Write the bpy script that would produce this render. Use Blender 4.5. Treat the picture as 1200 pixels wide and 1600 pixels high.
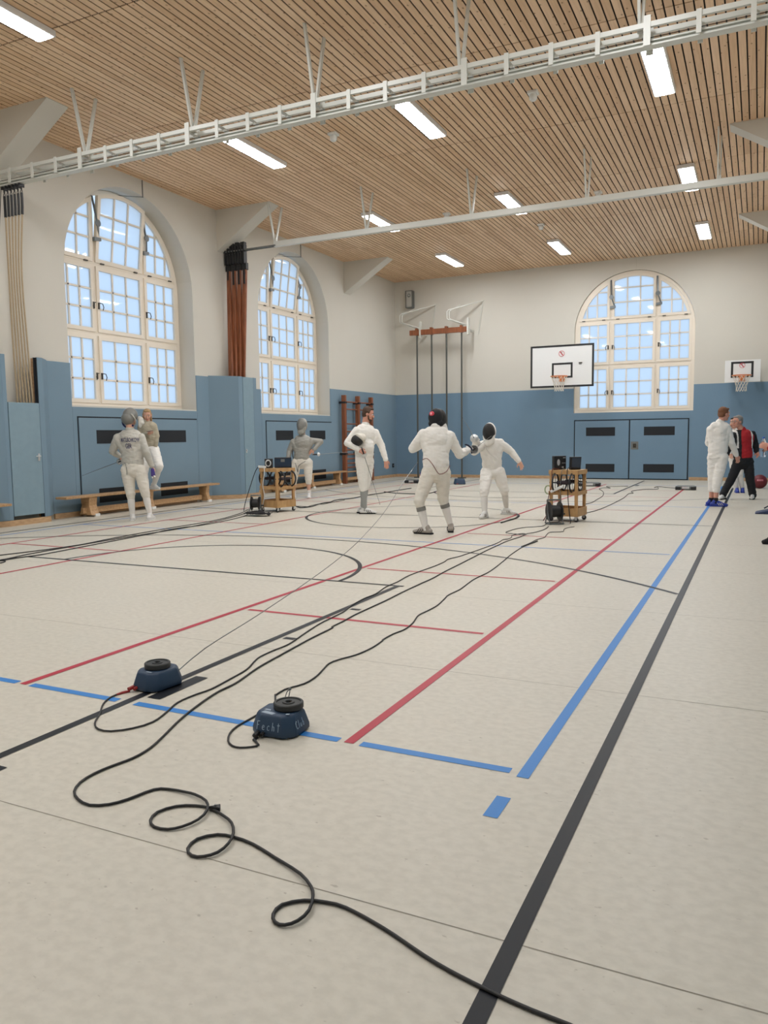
import bpy, math, random
import numpy as np
from mathutils import Vector, Matrix, noise
from mathutils.bvhtree import BVHTree
for _o in list(bpy.data.objects):
    bpy.data.objects.remove(_o)
SC = bpy.context.scene
COL = SC.collection
V = Vector
PI = math.pi
R = math.radians
rnd = random.Random(7)

# ------------------------------------------------------------------ camera
cam_data = bpy.data.cameras.new('camera')
cam = bpy.data.objects.new('camera', cam_data)
COL.objects.link(cam)
SC.camera = cam
_yaw, _pitch, _roll, _f = 0.44871871, -0.09722303, -0.01224912, 1218.104
_fw = V((-math.sin(_yaw)*math.cos(_pitch), math.cos(_yaw)*math.cos(_pitch), math.sin(_pitch)))
_rt = V((math.cos(_yaw), math.sin(_yaw), 0))
_up = _rt.cross(_fw)
_r2 = _rt*math.cos(_roll) + _up*math.sin(_roll)
_u2 = -_rt*math.sin(_roll) + _up*math.cos(_roll)
_m = Matrix((( _r2.x, _u2.x, -_fw.x, 0), (_r2.y, _u2.y, -_fw.y, 0), (_r2.z, _u2.z, -_fw.z, 1.36), (0, 0, 0, 1)))
cam.matrix_world = _m
cam_data.sensor_fit = 'VERTICAL'
cam_data.sensor_height = 32.0
cam_data.lens = _f/1600*32.0
cam_data.clip_start = 0.05
cam_data.clip_end = 200

# ------------------------------------------------------------------ world, exposure
SKY_COLOR = (0.54, 0.69, 0.91)
SKY_STRENGTH = 0.64
LAMP_STRENGTH = 30.0
LAMP_COLOR = (0.98, 0.99, 1.0)
world = bpy.data.worlds.new('world')
SC.world = world
world.use_nodes = True
_bg = world.node_tree.nodes['Background']
_bg.inputs[0].default_value = (*SKY_COLOR, 1)
_bg.inputs[1].default_value = SKY_STRENGTH
SC.view_settings.view_transform = 'Standard'
SC.view_settings.look = 'None'
SC.view_settings.gamma = 1.0
SC.view_settings.exposure = 1.10
SC.view_settings.use_curve_mapping = False
try:
    SC.cycles.use_denoising = True
    SC.cycles.max_bounces = 10
    SC.cycles.diffuse_bounces = 6
    SC.cycles.caustics_reflective = False
    SC.cycles.caustics_refractive = False
except Exception:
    pass

# ------------------------------------------------------------------ materials
def lin(c):
    return tuple(((x/255)/12.92 if x/255 <= 0.04045 else ((x/255+0.055)/1.055)**2.4) for x in c)

def mat(name, rgb, rough=0.6, metal=0.0, spec=0.5, var=0.0, vscale=8.0, bump=0.0, bscale=60.0, stretch=None, emit=0.0):
    """rgb: sRGB 0-255. var: lightness mottling; bump: fine relief."""
    m = bpy.data.materials.new(name)
    m.use_nodes = True
    nt = m.node_tree
    b = nt.nodes['Principled BSDF']
    c = lin(rgb)
    b.inputs['Base Color'].default_value = (*c, 1)
    b.inputs['Roughness'].default_value = rough
    b.inputs['Metallic'].default_value = metal
    b.inputs['Specular IOR Level'].default_value = spec
    if emit:
        b.inputs['Emission Color'].default_value = (*c, 1)
        b.inputs['Emission Strength'].default_value = emit
    if var or bump:
        tc = nt.nodes.new('ShaderNodeTexCoord')
        mp = nt.nodes.new('ShaderNodeMapping')
        nt.links.new(tc.outputs['Object'], mp.inputs[0])
        if stretch:
            mp.inputs['Scale'].default_value = stretch
        if var:
            n = nt.nodes.new('ShaderNodeTexNoise')
            n.inputs['Scale'].default_value = vscale
            n.inputs['Detail'].default_value = 5
            nt.links.new(mp.outputs[0], n.inputs['Vector'])
            mx = nt.nodes.new('ShaderNodeMix')
            mx.data_type = 'RGBA'
            mx.inputs['A'].default_value = (*[max(0, x*(1-var)) for x in c], 1)
            mx.inputs['B'].default_value = (*[min(1, x*(1+var)) for x in c], 1)
            nt.links.new(n.outputs['Fac'], mx.inputs['Factor'])
            nt.links.new(mx.outputs['Result'], b.inputs['Base Color'])
        if bump:
            n2 = nt.nodes.new('ShaderNodeTexNoise')
            n2.inputs['Scale'].default_value = bscale
            n2.inputs['Detail'].default_value = 4
            nt.links.new(mp.outputs[0], n2.inputs['Vector'])
            bp = nt.nodes.new('ShaderNodeBump')
            bp.inputs['Strength'].default_value = bump
            bp.inputs['Distance'].default_value = 0.01
            nt.links.new(n2.outputs['Fac'], bp.inputs['Height'])
            nt.links.new(bp.outputs[0], b.inputs['Normal'])
    return m

def floor_material():
    m = mat('linoleum', (203, 196, 184), 0.42, spec=0.32)
    nt = m.node_tree; b = nt.nodes['Principled BSDF']
    g = nt.nodes.new('ShaderNodeNewGeometry')
    def noi(scale, detail, stretch=(1, 1, 1)):
        mp = nt.nodes.new('ShaderNodeMapping'); mp.inputs['Scale'].default_value = stretch
        nt.links.new(g.outputs['Position'], mp.inputs[0])
        n = nt.nodes.new('ShaderNodeTexNoise'); n.inputs['Scale'].default_value = scale; n.inputs['Detail'].default_value = detail
        nt.links.new(mp.outputs[0], n.inputs['Vector'])
        return n
    n1 = noi(0.8, 4); n2 = noi(22, 9, (1, 1.3, 1)); n3 = noi(120, 3)
    r1 = nt.nodes.new('ShaderNodeValToRGB')
    r1.color_ramp.elements[0].position = 0.36; r1.color_ramp.elements[0].color = (*lin((197, 192, 179)), 1)
    r1.color_ramp.elements[1].position = 0.62; r1.color_ramp.elements[1].color = (*lin((206, 201, 188)), 1)
    nt.links.new(n2.outputs['Fac'], r1.inputs[0])
    mx = nt.nodes.new('ShaderNodeMix'); mx.data_type = 'RGBA'; mx.blend_type = 'MULTIPLY'
    r2 = nt.nodes.new('ShaderNodeValToRGB')
    r2.color_ramp.elements[0].position = 0.25; r2.color_ramp.elements[0].color = (0.93, 0.93, 0.93, 1)
    r2.color_ramp.elements[1].position = 0.7; r2.color_ramp.elements[1].color = (1, 1, 1, 1)
    nt.links.new(n1.outputs['Fac'], r2.inputs[0])
    mx.inputs['Factor'].default_value = 0.6
    nt.links.new(r1.outputs[0], mx.inputs['A']); nt.links.new(r2.outputs[0], mx.inputs['B'])
    # small dark scuffs
    r3 = nt.nodes.new('ShaderNodeValToRGB')
    r3.color_ramp.elements[0].position = 0.24; r3.color_ramp.elements[0].color = (0.72, 0.7, 0.68, 1)
    r3.color_ramp.elements[1].position = 0.31; r3.color_ramp.elements[1].color = (1, 1, 1, 1)
    n4 = noi(28, 2, (1, 1.6, 1)); nt.links.new(n4.outputs['Fac'], r3.inputs[0])
    mx2 = nt.nodes.new('ShaderNodeMix'); mx2.data_type = 'RGBA'; mx2.blend_type = 'MULTIPLY'; mx2.inputs['Factor'].default_value = 1
    nt.links.new(mx.outputs['Result'], mx2.inputs['A']); nt.links.new(r3.outputs[0], mx2.inputs['B'])
    nt.links.new(mx2.outputs['Result'], b.inputs['Base Color'])
    bp = nt.nodes.new('ShaderNodeBump'); bp.inputs['Strength'].default_value = 0.06; bp.inputs['Distance'].default_value = 0.002
    nt.links.new(n3.outputs['Fac'], bp.inputs['Height']); nt.links.new(bp.outputs[0], b.inputs['Normal'])
    return m

def slat_material():
    m = mat('larch slats', (205, 168, 132), 0.55, spec=0.3)
    nt = m.node_tree; b = nt.nodes['Principled BSDF']
    g = nt.nodes.new('ShaderNodeNewGeometry')
    sep = nt.nodes.new('ShaderNodeSeparateXYZ'); nt.links.new(g.outputs['Position'], sep.inputs[0])
    def mth(op, a, bb=None):
        n = nt.nodes.new('ShaderNodeMath'); n.operation = op
        for i, x in enumerate((a, bb)):
            if x is None: continue
            if isinstance(x, (int, float)): n.inputs[i].default_value = x
            else: nt.links.new(x, n.inputs[i])
        return n.outputs[0]
    ix = mth('FLOOR', mth('DIVIDE', mth('ADD', sep.outputs[0], 0.962), 0.109))
    iy = mth('FLOOR', mth('DIVIDE', mth('SUBTRACT', sep.outputs[1], 7.32), 2.92))
    cb = nt.nodes.new('ShaderNodeCombineXYZ'); nt.links.new(ix, cb.inputs[0]); nt.links.new(iy, cb.inputs[1])
    wn = nt.nodes.new('ShaderNodeTexWhiteNoise'); wn.noise_dimensions = '3D'; nt.links.new(cb.outputs[0], wn.inputs['Vector'])
    ramp = nt.nodes.new('ShaderNodeValToRGB')
    ramp.color_ramp.elements[0].color = (*lin((214, 180, 146)), 1)
    ramp.color_ramp.elements[1].color = (*lin((234, 204, 172)), 1)
    e = ramp.color_ramp.elements.new(0.5); e.color = (*lin((225, 193, 159)), 1)
    nt.links.new(wn.outputs['Value'], ramp.inputs[0])
    mp = nt.nodes.new('ShaderNodeMapping'); mp.inputs['Scale'].default_value = (28, 1.3, 1)
    off = nt.nodes.new('ShaderNodeVectorMath'); off.operation = 'ADD'
    nt.links.new(g.outputs['Position'], off.inputs[0]); nt.links.new(wn.outputs['Color'], off.inputs[1])
    nt.links.new(off.outputs[0], mp.inputs[0])
    n = nt.nodes.new('ShaderNodeTexNoise'); n.inputs['Scale'].default_value = 1.6; n.inputs['Detail'].default_value = 5
    nt.links.new(mp.outputs[0], n.inputs['Vector'])
    r2 = nt.nodes.new('ShaderNodeValToRGB')
    r2.color_ramp.elements[0].position = 0.3; r2.color_ramp.elements[0].color = (0.86, 0.82, 0.78, 1)
    r2.color_ramp.elements[1].position = 0.6; r2.color_ramp.elements[1].color = (1, 1, 1, 1)
    nt.links.new(n.outputs['Fac'], r2.inputs[0])
    mx = nt.nodes.new('ShaderNodeMix'); mx.data_type = 'RGBA'; mx.blend_type = 'MULTIPLY'; mx.inputs['Factor'].default_value = 0.8
    nt.links.new(ramp.outputs[0], mx.inputs['A']); nt.links.new(r2.outputs[0], mx.inputs['B'])
    # knots
    mk = nt.nodes.new('ShaderNodeMapping'); mk.inputs['Scale'].default_value = (1, 0.62, 1)
    nt.links.new(g.outputs['Position'], mk.inputs[0])
    vo = nt.nodes.new('ShaderNodeTexVoronoi'); vo.inputs['Scale'].default_value = 5.5; vo.voronoi_dimensions = '2D'
    nt.links.new(mk.outputs[0], vo.inputs['Vector'])
    r3 = nt.nodes.new('ShaderNodeValToRGB')
    r3.color_ramp.elements[0].position = 0.03; r3.color_ramp.elements[0].color = (0.42, 0.33, 0.27, 1)
    r3.color_ramp.elements[1].position = 0.085; r3.color_ramp.elements[1].color = (1, 1, 1, 1)
    nt.links.new(vo.outputs['Distance'], r3.inputs[0])
    mx2 = nt.nodes.new('ShaderNodeMix'); mx2.data_type = 'RGBA'; mx2.blend_type = 'MULTIPLY'; mx2.inputs['Factor'].default_value = 0.85
    nt.links.new(mx.outputs['Result'], mx2.inputs['A']); nt.links.new(r3.outputs[0], mx2.inputs['B'])
    nt.links.new(mx2.outputs['Result'], b.inputs['Base Color'])
    return m

def pane_material():
    m = bpy.data.materials.new('frosted glass')
    m.use_nodes = True
    nt = m.node_tree
    nt.nodes.remove(nt.nodes['Principled BSDF'])
    out = nt.nodes['Material Output']
    tr = nt.nodes.new('ShaderNodeBsdfTranslucent'); tr.inputs[0].default_value = (0.93, 0.96, 0.97, 1)
    gl = nt.nodes.new('ShaderNodeBsdfGlossy'); gl.inputs['Roughness'].default_value = 0.03
    g = nt.nodes.new('ShaderNodeNewGeometry')
    dt = nt.nodes.new('ShaderNodeVectorMath'); dt.operation = 'DOT_PRODUCT'
    nt.links.new(g.outputs['Normal'], dt.inputs[0]); nt.links.new(g.outputs['Incoming'], dt.inputs[1])
    def mth(op, a, bb=None):
        n = nt.nodes.new('ShaderNodeMath'); n.operation = op
        for i, x in enumerate((a, bb)):
            if x is None: continue
            if isinstance(x, (int, float)): n.inputs[i].default_value = x
            else: nt.links.new(x, n.inputs[i])
        return n
    fr = mth('ADD', mth('MULTIPLY', mth('POWER', mth('SUBTRACT', 1.0, mth('ABSOLUTE', dt.outputs['Value']).outputs[0]).outputs[0], 5.0).outputs[0], 0.9).outputs[0], 0.035)
    mx = nt.nodes.new('ShaderNodeMixShader')
    nt.links.new(fr.outputs[0], mx.inputs[0]); nt.links.new(tr.outputs[0], mx.inputs[1]); nt.links.new(gl.outputs[0], mx.inputs[2])
    nt.links.new(mx.outputs[0], out.inputs[0])
    return m

def wood(name, dark, light, rough=0.5, scale=(30, 30, 2)):
    m = mat(name, light, rough, spec=0.4)
    nt = m.node_tree; b = nt.nodes['Principled BSDF']
    tc = nt.nodes.new('ShaderNodeTexCoord'); mp = nt.nodes.new('ShaderNodeMapping'); mp.inputs['Scale'].default_value = scale
    nt.links.new(tc.outputs['Object'], mp.inputs[0])
    n = nt.nodes.new('ShaderNodeTexNoise'); n.inputs['Scale'].default_value = 1.5; n.inputs['Detail'].default_value = 5
    nt.links.new(mp.outputs[0], n.inputs['Vector'])
    r = nt.nodes.new('ShaderNodeValToRGB')
    r.color_ramp.elements[0].position = 0.3; r.color_ramp.elements[0].color = (*lin(dark), 1)
    r.color_ramp.elements[1].position = 0.65; r.color_ramp.elements[1].color = (*lin(light), 1)
    nt.links.new(n.outputs['Fac'], r.inputs[0]); nt.links.new(r.outputs[0], b.inputs['Base Color'])
    return m

M = {}
M['floor'] = floor_material()
M['seam'] = mat('floor seam', (138, 131, 118), 0.6)
M['line_red'] = mat('red line paint', (176, 42, 62), 0.4, spec=0.25)
M['line_blue'] = mat('blue line paint', (56, 128, 200), 0.4, spec=0.25)
M['line_black'] = mat('black line paint', (32, 35, 40), 0.4, spec=0.2)
M['slat'] = slat_material()
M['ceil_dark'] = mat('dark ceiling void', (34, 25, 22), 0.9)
M['wall'] = mat('white wall paint', (206, 203, 194), 0.75, spec=0.2, var=0.025, vscale=1.2, bump=0.08, bscale=40)
M['pad'] = mat('blue wall padding', (119, 143, 160), 0.7, spec=0.25, var=0.05, vscale=2.0, bump=0.15, bscale=180)
M['pad_far'] = mat('blue far wall padding', (114, 141, 163), 0.7, spec=0.25, var=0.05, vscale=2.0, bump=0.15, bscale=180)
M['pad_light'] = mat('pale blue door felt', (130, 154, 167), 0.75, spec=0.25, var=0.07, vscale=9.0, bump=0.2, bscale=160)
M['gap'] = mat('dark joint', (24, 30, 38), 0.8)
M['vent'] = mat('black vent mesh', (20, 25, 32), 0.7, var=0.2, vscale=60)
M['base'] = wood('pine baseboard', (172, 140, 106), (196, 164, 128), 0.5, (6, 6, 30))
M['beech'] = wood('beech wood', (164, 128, 90), (190, 154, 114), 0.45, (4, 24, 24))
M['trolley'] = wood('plywood', (176, 138, 92), (198, 160, 112), 0.5, (12, 12, 4))
M['redwood'] = wood('mahogany wood', (112, 66, 44), (150, 92, 62), 0.4, (26, 26, 1.5))
M['white_metal'] = mat('white painted steel', (206, 208, 202), 0.4, var=0.02)
M['grey_metal'] = mat('grey steel', (120, 124, 124), 0.35, metal=0.7)
M['steel'] = mat('bright steel', (205, 207, 208), 0.38, metal=0.6)
M['dark_pole'] = mat('dark painted pole', (82, 84, 80), 0.45, metal=0.2)
M['black'] = mat('black plastic', (28, 29, 32), 0.5)
M['rubber'] = mat('black rubber cable', (30, 30, 31), 0.55)
M['rope'] = mat('hemp rope', (184, 166, 138), 0.9, var=0.2, vscale=60, bump=0.6, bscale=200)
M['frame'] = mat('cream window paint', (232, 223, 209), 0.4)
M['sillm'] = mat('window sill', (214, 208, 198), 0.5)
M['pane'] = pane_material()
M['hw'] = mat('dark window hardware', (72, 68, 62), 0.35, metal=0.6)
M['opener'] = mat('grey opener arm', (118, 124, 128), 0.4, metal=0.5)
M['board_white'] = mat('white backboard', (226, 228, 228), 0.4)
M['ink_black'] = mat('black marking', (26, 27, 30), 0.5)
M['ink_red'] = mat('red marking', (196, 62, 74), 0.5)
M['orange'] = mat('orange rim', (206, 118, 62), 0.4)
M['net'] = mat('net cord', (216, 210, 198), 0.9)
M['lamp_body'] = mat('lamp housing', (226, 226, 226), 0.5)
M['diff'] = mat('lamp diffuser', (255, 250, 240), 0.5)
_b = M['diff'].node_tree.nodes['Principled BSDF']
_b.inputs['Emission Color'].default_value = (*LAMP_COLOR, 1)
_b.inputs['Emission Strength'].default_value = LAMP_STRENGTH
M['reel'] = mat('navy reel casing', (38, 62, 88), 0.5, var=0.08, vscale=10, bump=0.1, bscale=300)
M['iron'] = mat('cast iron', (52, 54, 54), 0.5, metal=0.3, bump=0.1, bscale=200)
M['chalk'] = mat('chalk writing', (150, 170, 190), 0.9)
M['tape'] = mat('old tape', (150, 166, 180), 0.5)
M['red_plug'] = mat('red plug', (150, 44, 44), 0.5)
M['white_pl'] = mat('white plastic', (226, 228, 226), 0.45)
M['screen'] = mat('dark screen', (40, 56, 76), 0.2)
M['hub'] = mat('wound dark cable', (46, 36, 44), 0.6, bump=0.5, bscale=120)

# ------------------------------------------------------------------ object helpers
OFF = {}
def props(o, label=None, cat=None, group=None, kind=None):
    if label: o['label'] = label
    if cat: o['category'] = cat
    if group: o['group'] = group
    if kind: o['kind'] = kind
    return o

def thing(name, label, cat, loc=(0, 0, 0), group=None, kind=None):
    o = bpy.data.objects.new(name, None)
    COL.objects.link(o)
    o.location = loc
    o.empty_display_size = 0.1
    OFF[o.name] = V(loc)
    return props(o, label, cat, group, kind)

def link_mesh(name, me, mats, parent=None, smooth=False, sharp=40, bevel=0.0):
    """me holds world coordinates (or local ones when the parent stands at the origin)."""
    off = OFF[parent.name] if parent else V((0, 0, 0))
    if off.length > 0:
        me.transform(Matrix.Translation(-off))
    for m in (mats if isinstance(mats, (list, tuple)) else [mats]):
        me.materials.append(m)
    if smooth:
        me.polygons.foreach_set('use_smooth', [True]*len(me.polygons))
        if sharp < 180:
            me.set_sharp_from_angle(angle=R(sharp))
    o = bpy.data.objects.new(name, me)
    COL.objects.link(o)
    if parent:
        o.parent = parent
    OFF[o.name] = off
    if bevel:
        b = o.modifiers.new('bevel', 'BEVEL'); b.width = bevel; b.segments = 2; b.limit_method = 'ANGLE'
    return o

def copy_tree(o, parent=None):
    c = o.copy(); COL.objects.link(c)
    OFF[c.name] = OFF.get(o.name, V((0, 0, 0)))
    if parent is not None: c.parent = parent
    for ch in list(o.children): copy_tree(ch, c)
    return c

def frame_from(d, up=V((0, 0, 1))):
    d = V(d).normalized()
    s = d.cross(up)
    if s.length < 1e-4: s = d.cross(V((1, 0, 0)))
    s.normalize()
    u = s.cross(d).normalized()
    return d, s, u

class MB:
    def __init__(self): self.v = []; self.f = []; self.mi = []
    def add(self, vs, fs, mi=0):
        n = len(self.v)
        self.v += [tuple(p) for p in vs]
        self.f += [tuple(i+n for i in f) for f in fs]
        self.mi += [mi]*len(fs)
        return self
    def box(self, x0, x1, y0, y1, z0, z1, mi=0):
        x0, x1 = min(x0, x1), max(x0, x1); y0, y1 = min(y0, y1), max(y0, y1); z0, z1 = min(z0, z1), max(z0, z1)
        vs = [(x0, y0, z0), (x1, y0, z0), (x1, y1, z0), (x0, y1, z0), (x0, y0, z1), (x1, y0, z1), (x1, y1, z1), (x0, y1, z1)]
        return self.add(vs, [(0, 3, 2, 1), (4, 5, 6, 7), (0, 1, 5, 4), (1, 2, 6, 5), (2, 3, 7, 6), (3, 0, 4, 7)], mi)
    def hexa(self, vs, mi=0):
        return self.add(vs, [(0, 3, 2, 1), (4, 5, 6, 7), (0, 1, 5, 4), (1, 2, 6, 5), (2, 3, 7, 6), (3, 0, 4, 7)], mi)
    def beam(self, a, b, w, h, up=V((0, 0, 1)), mi=0):
        a, b = V(a), V(b); d, s, u = frame_from(b-a, V(up))
        s = s*w/2; u = u*h/2
        return self.hexa([a-s-u, a+s-u, b+s-u, b-s-u, a-s+u, a+s+u, b+s+u, b-s+u], mi)
    def tube(self, pts, r, n=8, closed=False, mi=0):
        pts = [V(p) for p in pts]
        N = len(pts)
        rs = r if isinstance(r, (list, tuple)) else [r]*N
        t0 = (pts[1]-pts[0]).normalized()
        _, s, u = frame_from(t0)
        rings = []
        for i in range(N):
            if closed: t = pts[(i+1) % N]-pts[i-1]
            else: t = pts[min(i+1, N-1)]-pts[max(i-1, 0)]
            if t.length < 1e-9: t = t0
            t.normalize()
            s = (s - t*s.dot(t))
            if s.length < 1e-6: _, s, u = frame_from(t)
            s.normalize(); u = s.cross(t)
            rings.append([pts[i]+(s*math.cos(2*PI*k/n)+u*math.sin(2*PI*k/n))*rs[i] for k in range(n)])
        vs = [p for rg in rings for p in rg]
        fs = []
        for i in range(N if closed else N-1):
            j = (i+1) % N
            for k in range(n):
                fs.append((i*n+k, i*n+(k+1) % n, j*n+(k+1) % n, j*n+k))
        if not closed:
            fs.append(tuple(range(n))[::-1]); fs.append(tuple((N-1)*n+k for k in range(n)))
        return self.add(vs, fs, mi)
    def lathe(self, prof, n=24, mtx=None, mi=0):
        """prof: (r, z) list; closes on the axis where r == 0."""
        mtx = mtx or Matrix()
        vs = []; fs = []; idx = []
        for r, z in prof:
            if r < 1e-6: idx.append([len(vs)]*n); vs.append(mtx @ V((0, 0, z)))
            else:
                idx.append([len(vs)+k for k in range(n)])
                vs += [mtx @ V((r*math.cos(2*PI*k/n), r*math.sin(2*PI*k/n), z)) for k in range(n)]
        for i in range(len(prof)-1):
            for k in range(n):
                q = [idx[i][k], idx[i][(k+1) % n], idx[i+1][(k+1) % n], idx[i+1][k]]
                q2 = []
                for x in q:
                    if x not in q2: q2.append(x)
                if len(q2) > 2: fs.append(tuple(q2))
        return self.add(vs, fs, mi)
    def prism(self, pts, fn, t0, t1, mi=0):
        """2D polygon extruded; fn(u, v, t) -> point."""
        n = len(pts)
        vs = [fn(u, v, t0) for u, v in pts]+[fn(u, v, t1) for u, v in pts]
        fs = [tuple(range(n))[::-1], tuple(range(n, 2*n))]+[(k, (k+1) % n, n+(k+1) % n, n+k) for k in range(n)]
        return self.add(vs, fs, mi)
    def band(self, outer, inner, fn, t0, t1, mi=0):
        n = len(outer)
        vs = [fn(u, v, t0) for u, v in outer]+[fn(u, v, t0) for u, v in inner]+[fn(u, v, t1) for u, v in outer]+[fn(u, v, t1) for u, v in inner]
        fs = []
        for k in range(n):
            j = (k+1) % n
            fs += [(k, j, n+j, n+k), (2*n+k, 3*n+k, 3*n+j, 2*n+j), (k, 2*n+k, 2*n+j, j), (n+k, n+j, 3*n+j, 3*n+k)]
        return self.add(vs, fs, mi)
    def ell(self, c, rad, Rm=None, n=16, m=10, mi=0):
        Rm = Rm or Matrix.Identity(3)
        vs = []; fs = []
        for i in range(m+1):
            a = PI*i/m
            for k in range(n):
                b = 2*PI*k/n
                vs.append(V(c)+Rm @ V((rad[0]*math.sin(a)*math.cos(b), rad[1]*math.sin(a)*math.sin(b), rad[2]*math.cos(a))))
        for i in range(m):
            for k in range(n):
                fs.append((i*n+k, (i+1)*n+k, (i+1)*n+(k+1) % n, i*n+(k+1) % n))
        return self.add(vs, fs, mi)
    def mesh(self, name):
        me = bpy.data.meshes.new(name)
        me.from_pydata(self.v, [], self.f)
        me.polygons.foreach_set('material_index', self.mi)
        me.validate(); me.update()
        return me
    def build(self, name, mats, parent=None, smooth=False, sharp=40, bevel=0.0, kind=None, label=None):
        o = link_mesh(name, self.mesh(name), mats, parent, smooth, sharp, bevel)
        if kind: o['kind'] = kind
        if label: o['label'] = label
        return o

def spline(pts, step=0.03, closed=False):
    pts = [V(p) for p in pts]
    out = []
    n = len(pts)
    for i in range(n-1):
        p0 = pts[max(i-1, 0)]; p1 = pts[i]; p2 = pts[i+1]; p3 = pts[min(i+2, n-1)]
        k = max(2, int((p2-p1).length/step))
        k = min(k, 24)
        d1 = max((p1-p0).length, 1e-4)**0.5; d2 = max((p2-p1).length, 1e-4)**0.5; d3 = max((p3-p2).length, 1e-4)**0.5
        m1 = (p2-p0)/(d1+d2)*d2 if i > 0 else (p2-p1)
        m2 = (p3-p1)/(d2+d3)*d2 if i < n-2 else (p2-p1)
        for j in range(k):
            t = j/k; t2 = t*t; t3 = t2*t
            out.append(p1*(2*t3-3*t2+1)+m1*(t3-2*t2+t)+p2*(-2*t3+3*t2)+m2*(t3-t2))
    out.append(pts[-1])
    return out

# ================================================================== THE SETTING
XW, XR, YF, YN, ZC = -10.95, 0.80, 23.75, -3.0, 6.35
PADZ = 2.70
# ---- floor with painted court lines (surface pattern of one mesh)
fb = MB()
fb.add([(XW-0.6, YN, 0), (XR+0.3, YN, 0), (XR+0.3, YF+0.1, 0), (XW-0.6, YF+0.1, 0)], [(0, 1, 2, 3)], 0)
def frect(x0, x1, y0, y1, mi, z):
    fb.add([(x0, y0, z), (x1, y0, z), (x1, y1, z), (x0, y1, z)], [(0, 1, 2, 3)], mi)
def lx(x, y0, y1, mi, w=0.05, z=0.0012): frect(x-w/2, x+w/2, y0, y1, mi, z)
def ly(y, x0, x1, mi, w=0.05, z=0.0012): frect(x0, x1, y-w/2, y+w/2, mi, z)
def arc(cx, cy, r, a0, a1, mi, w=0.05, z=0.0016, n=72):
    vs = []; fs = []
    for i in range(n+1):
        a = R(a0+(a1-a0)*i/n)
        for q in (r-w/2, r+w/2): vs.append((cx+q*math.cos(a), cy+q*math.sin(a), z))
    for i in range(n): fs.append((2*i, 2*i+1, 2*i+3, 2*i+2))
    fb.add(vs, fs, mi)
SEAM, RED, BLU, BLK = 1, 2, 3, 4
for y in [1.92-2.05*k for k in (2, 1)]+[1.92, 4.12, 6.12]+[6.12+2.05*k for k in range(1, 9)]:
    ly(y, XW, XR, SEAM, 0.0045, 0.0006)
for x in (-9.2, -4.3, 0.3): lx(x, 12.0, YF, SEAM, 0.003, 0.0006)
# black: basketball and handball lines
lx(-0.555, -2.0, 20.6, BLK, 0.05, 0.0022)
lx(-10.07, -2.0, 23.2, BLK, 0.05, 0.0022)
ly(12.17, -10.07, -0.53, BLK, 0.04, 0.0020)
CX = -5.33
arc(CX, 12.17, 1.8, 0, 360, BLK, 0.045, 0.0020)
for s, y0, yf_, yb in ((1, 2.32, 6.35, 1.1), (-1, 22.02, 17.99, 23.2)):
    arc(CX, y0, 6.6, 44 if s > 0 else -44, 136 if s > 0 else -136, BLK, 0.045, 0.0020)
    arc(CX, yf_, 1.79, 0 if s > 0 else 0, 180 if s > 0 else -180, BLK, 0.045, 0.0020, 48)
    ly(yf_-s*0.0, -7.76, -2.87, BLK, 0.045, 0.0020)
    for x in (-2.925, -7.73): lx(x, min(yf_, yb), max(yf_, yb), BLK, 0.05, 0.0022)
    for d_, ln in ((yb+s*0.98, .06), (yb+s*1.96, .40), (yb+s*3.26, .05), (yb+s*4.22, .05)):
        frect(-2.875, -2.79, d_, d_+s*ln, BLK, 0.0022)
ly(1.1, -10.07, -0.53, BLK, 0.05, 0.0022)
# blue: volleyball
for a, b in ((-9.82, -7.78), (-7.68, -3.735), (-3.625, -2.985), (-2.865, -1.665), (-1.555, -0.87)): ly(2.965, a, b, BLU, 0.05, 0.0014)
lx(-0.81, 2.92, 21.2, BLU, 0.05, 0.0014)
lx(-9.81, 2.92, 21.2, BLU, 0.04, 0.0014)
ly(21.2, -9.81, -0.81, BLU, 0.05, 0.0014)
ly(9.15, -9.8, -0.87, BLU, 0.035, 0.0014)
ly(15.15, -9.8, -0.87, BLU, 0.04, 0.0014)
frect(-0.855, -0.80, 2.56, 2.73, BLU, 0.0014)
# red: badminton lanes
for x in (-1.61, -3.68, -6.99, -8.93): lx(x, 2.95, 21.4, RED, 0.048, 0.0018)
for a, b in ((-3.62, -1.67), (-8.90, -7.03)):
    for y, w in ((5.015, .045), (7.10, .04), (10.17, .04), (14.18, .04), (17.25, .04), (19.3, .04)): ly(y, a, b, RED, w, 0.0016)
floor = fb.build('floor', [M['floor'], M['seam'], M['line_red'], M['line_blue'], M['line_black']], kind='structure')

# ---- ceiling: real slats under a dark void
cb = MB()
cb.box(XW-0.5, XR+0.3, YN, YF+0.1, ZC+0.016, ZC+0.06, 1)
yj = [7.32+2.92*k for k in range(-4, 7)]
edges = [YN]+[y for y in yj if YN < y < YF]+[YF]
x = -0.962-0.109*100+0.009
xi = -0.962-0.109*92
while xi < XR:
    a, b = max(xi+0.0100, XW), min(xi+0.109-0.0100, XR)
    if b-a > 0.01:
        for i in range(len(edges)-1):
            cb.box(a, b, edges[i]+(0.009 if i else 0), edges[i+1]-(0.009 if i < len(edges)-2 else 0), ZC, ZC+0.010, 0)
    xi += 0.109
ceiling = cb.build('ceiling', [M['slat'], M['ceil_dark']], kind='structure')

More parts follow.
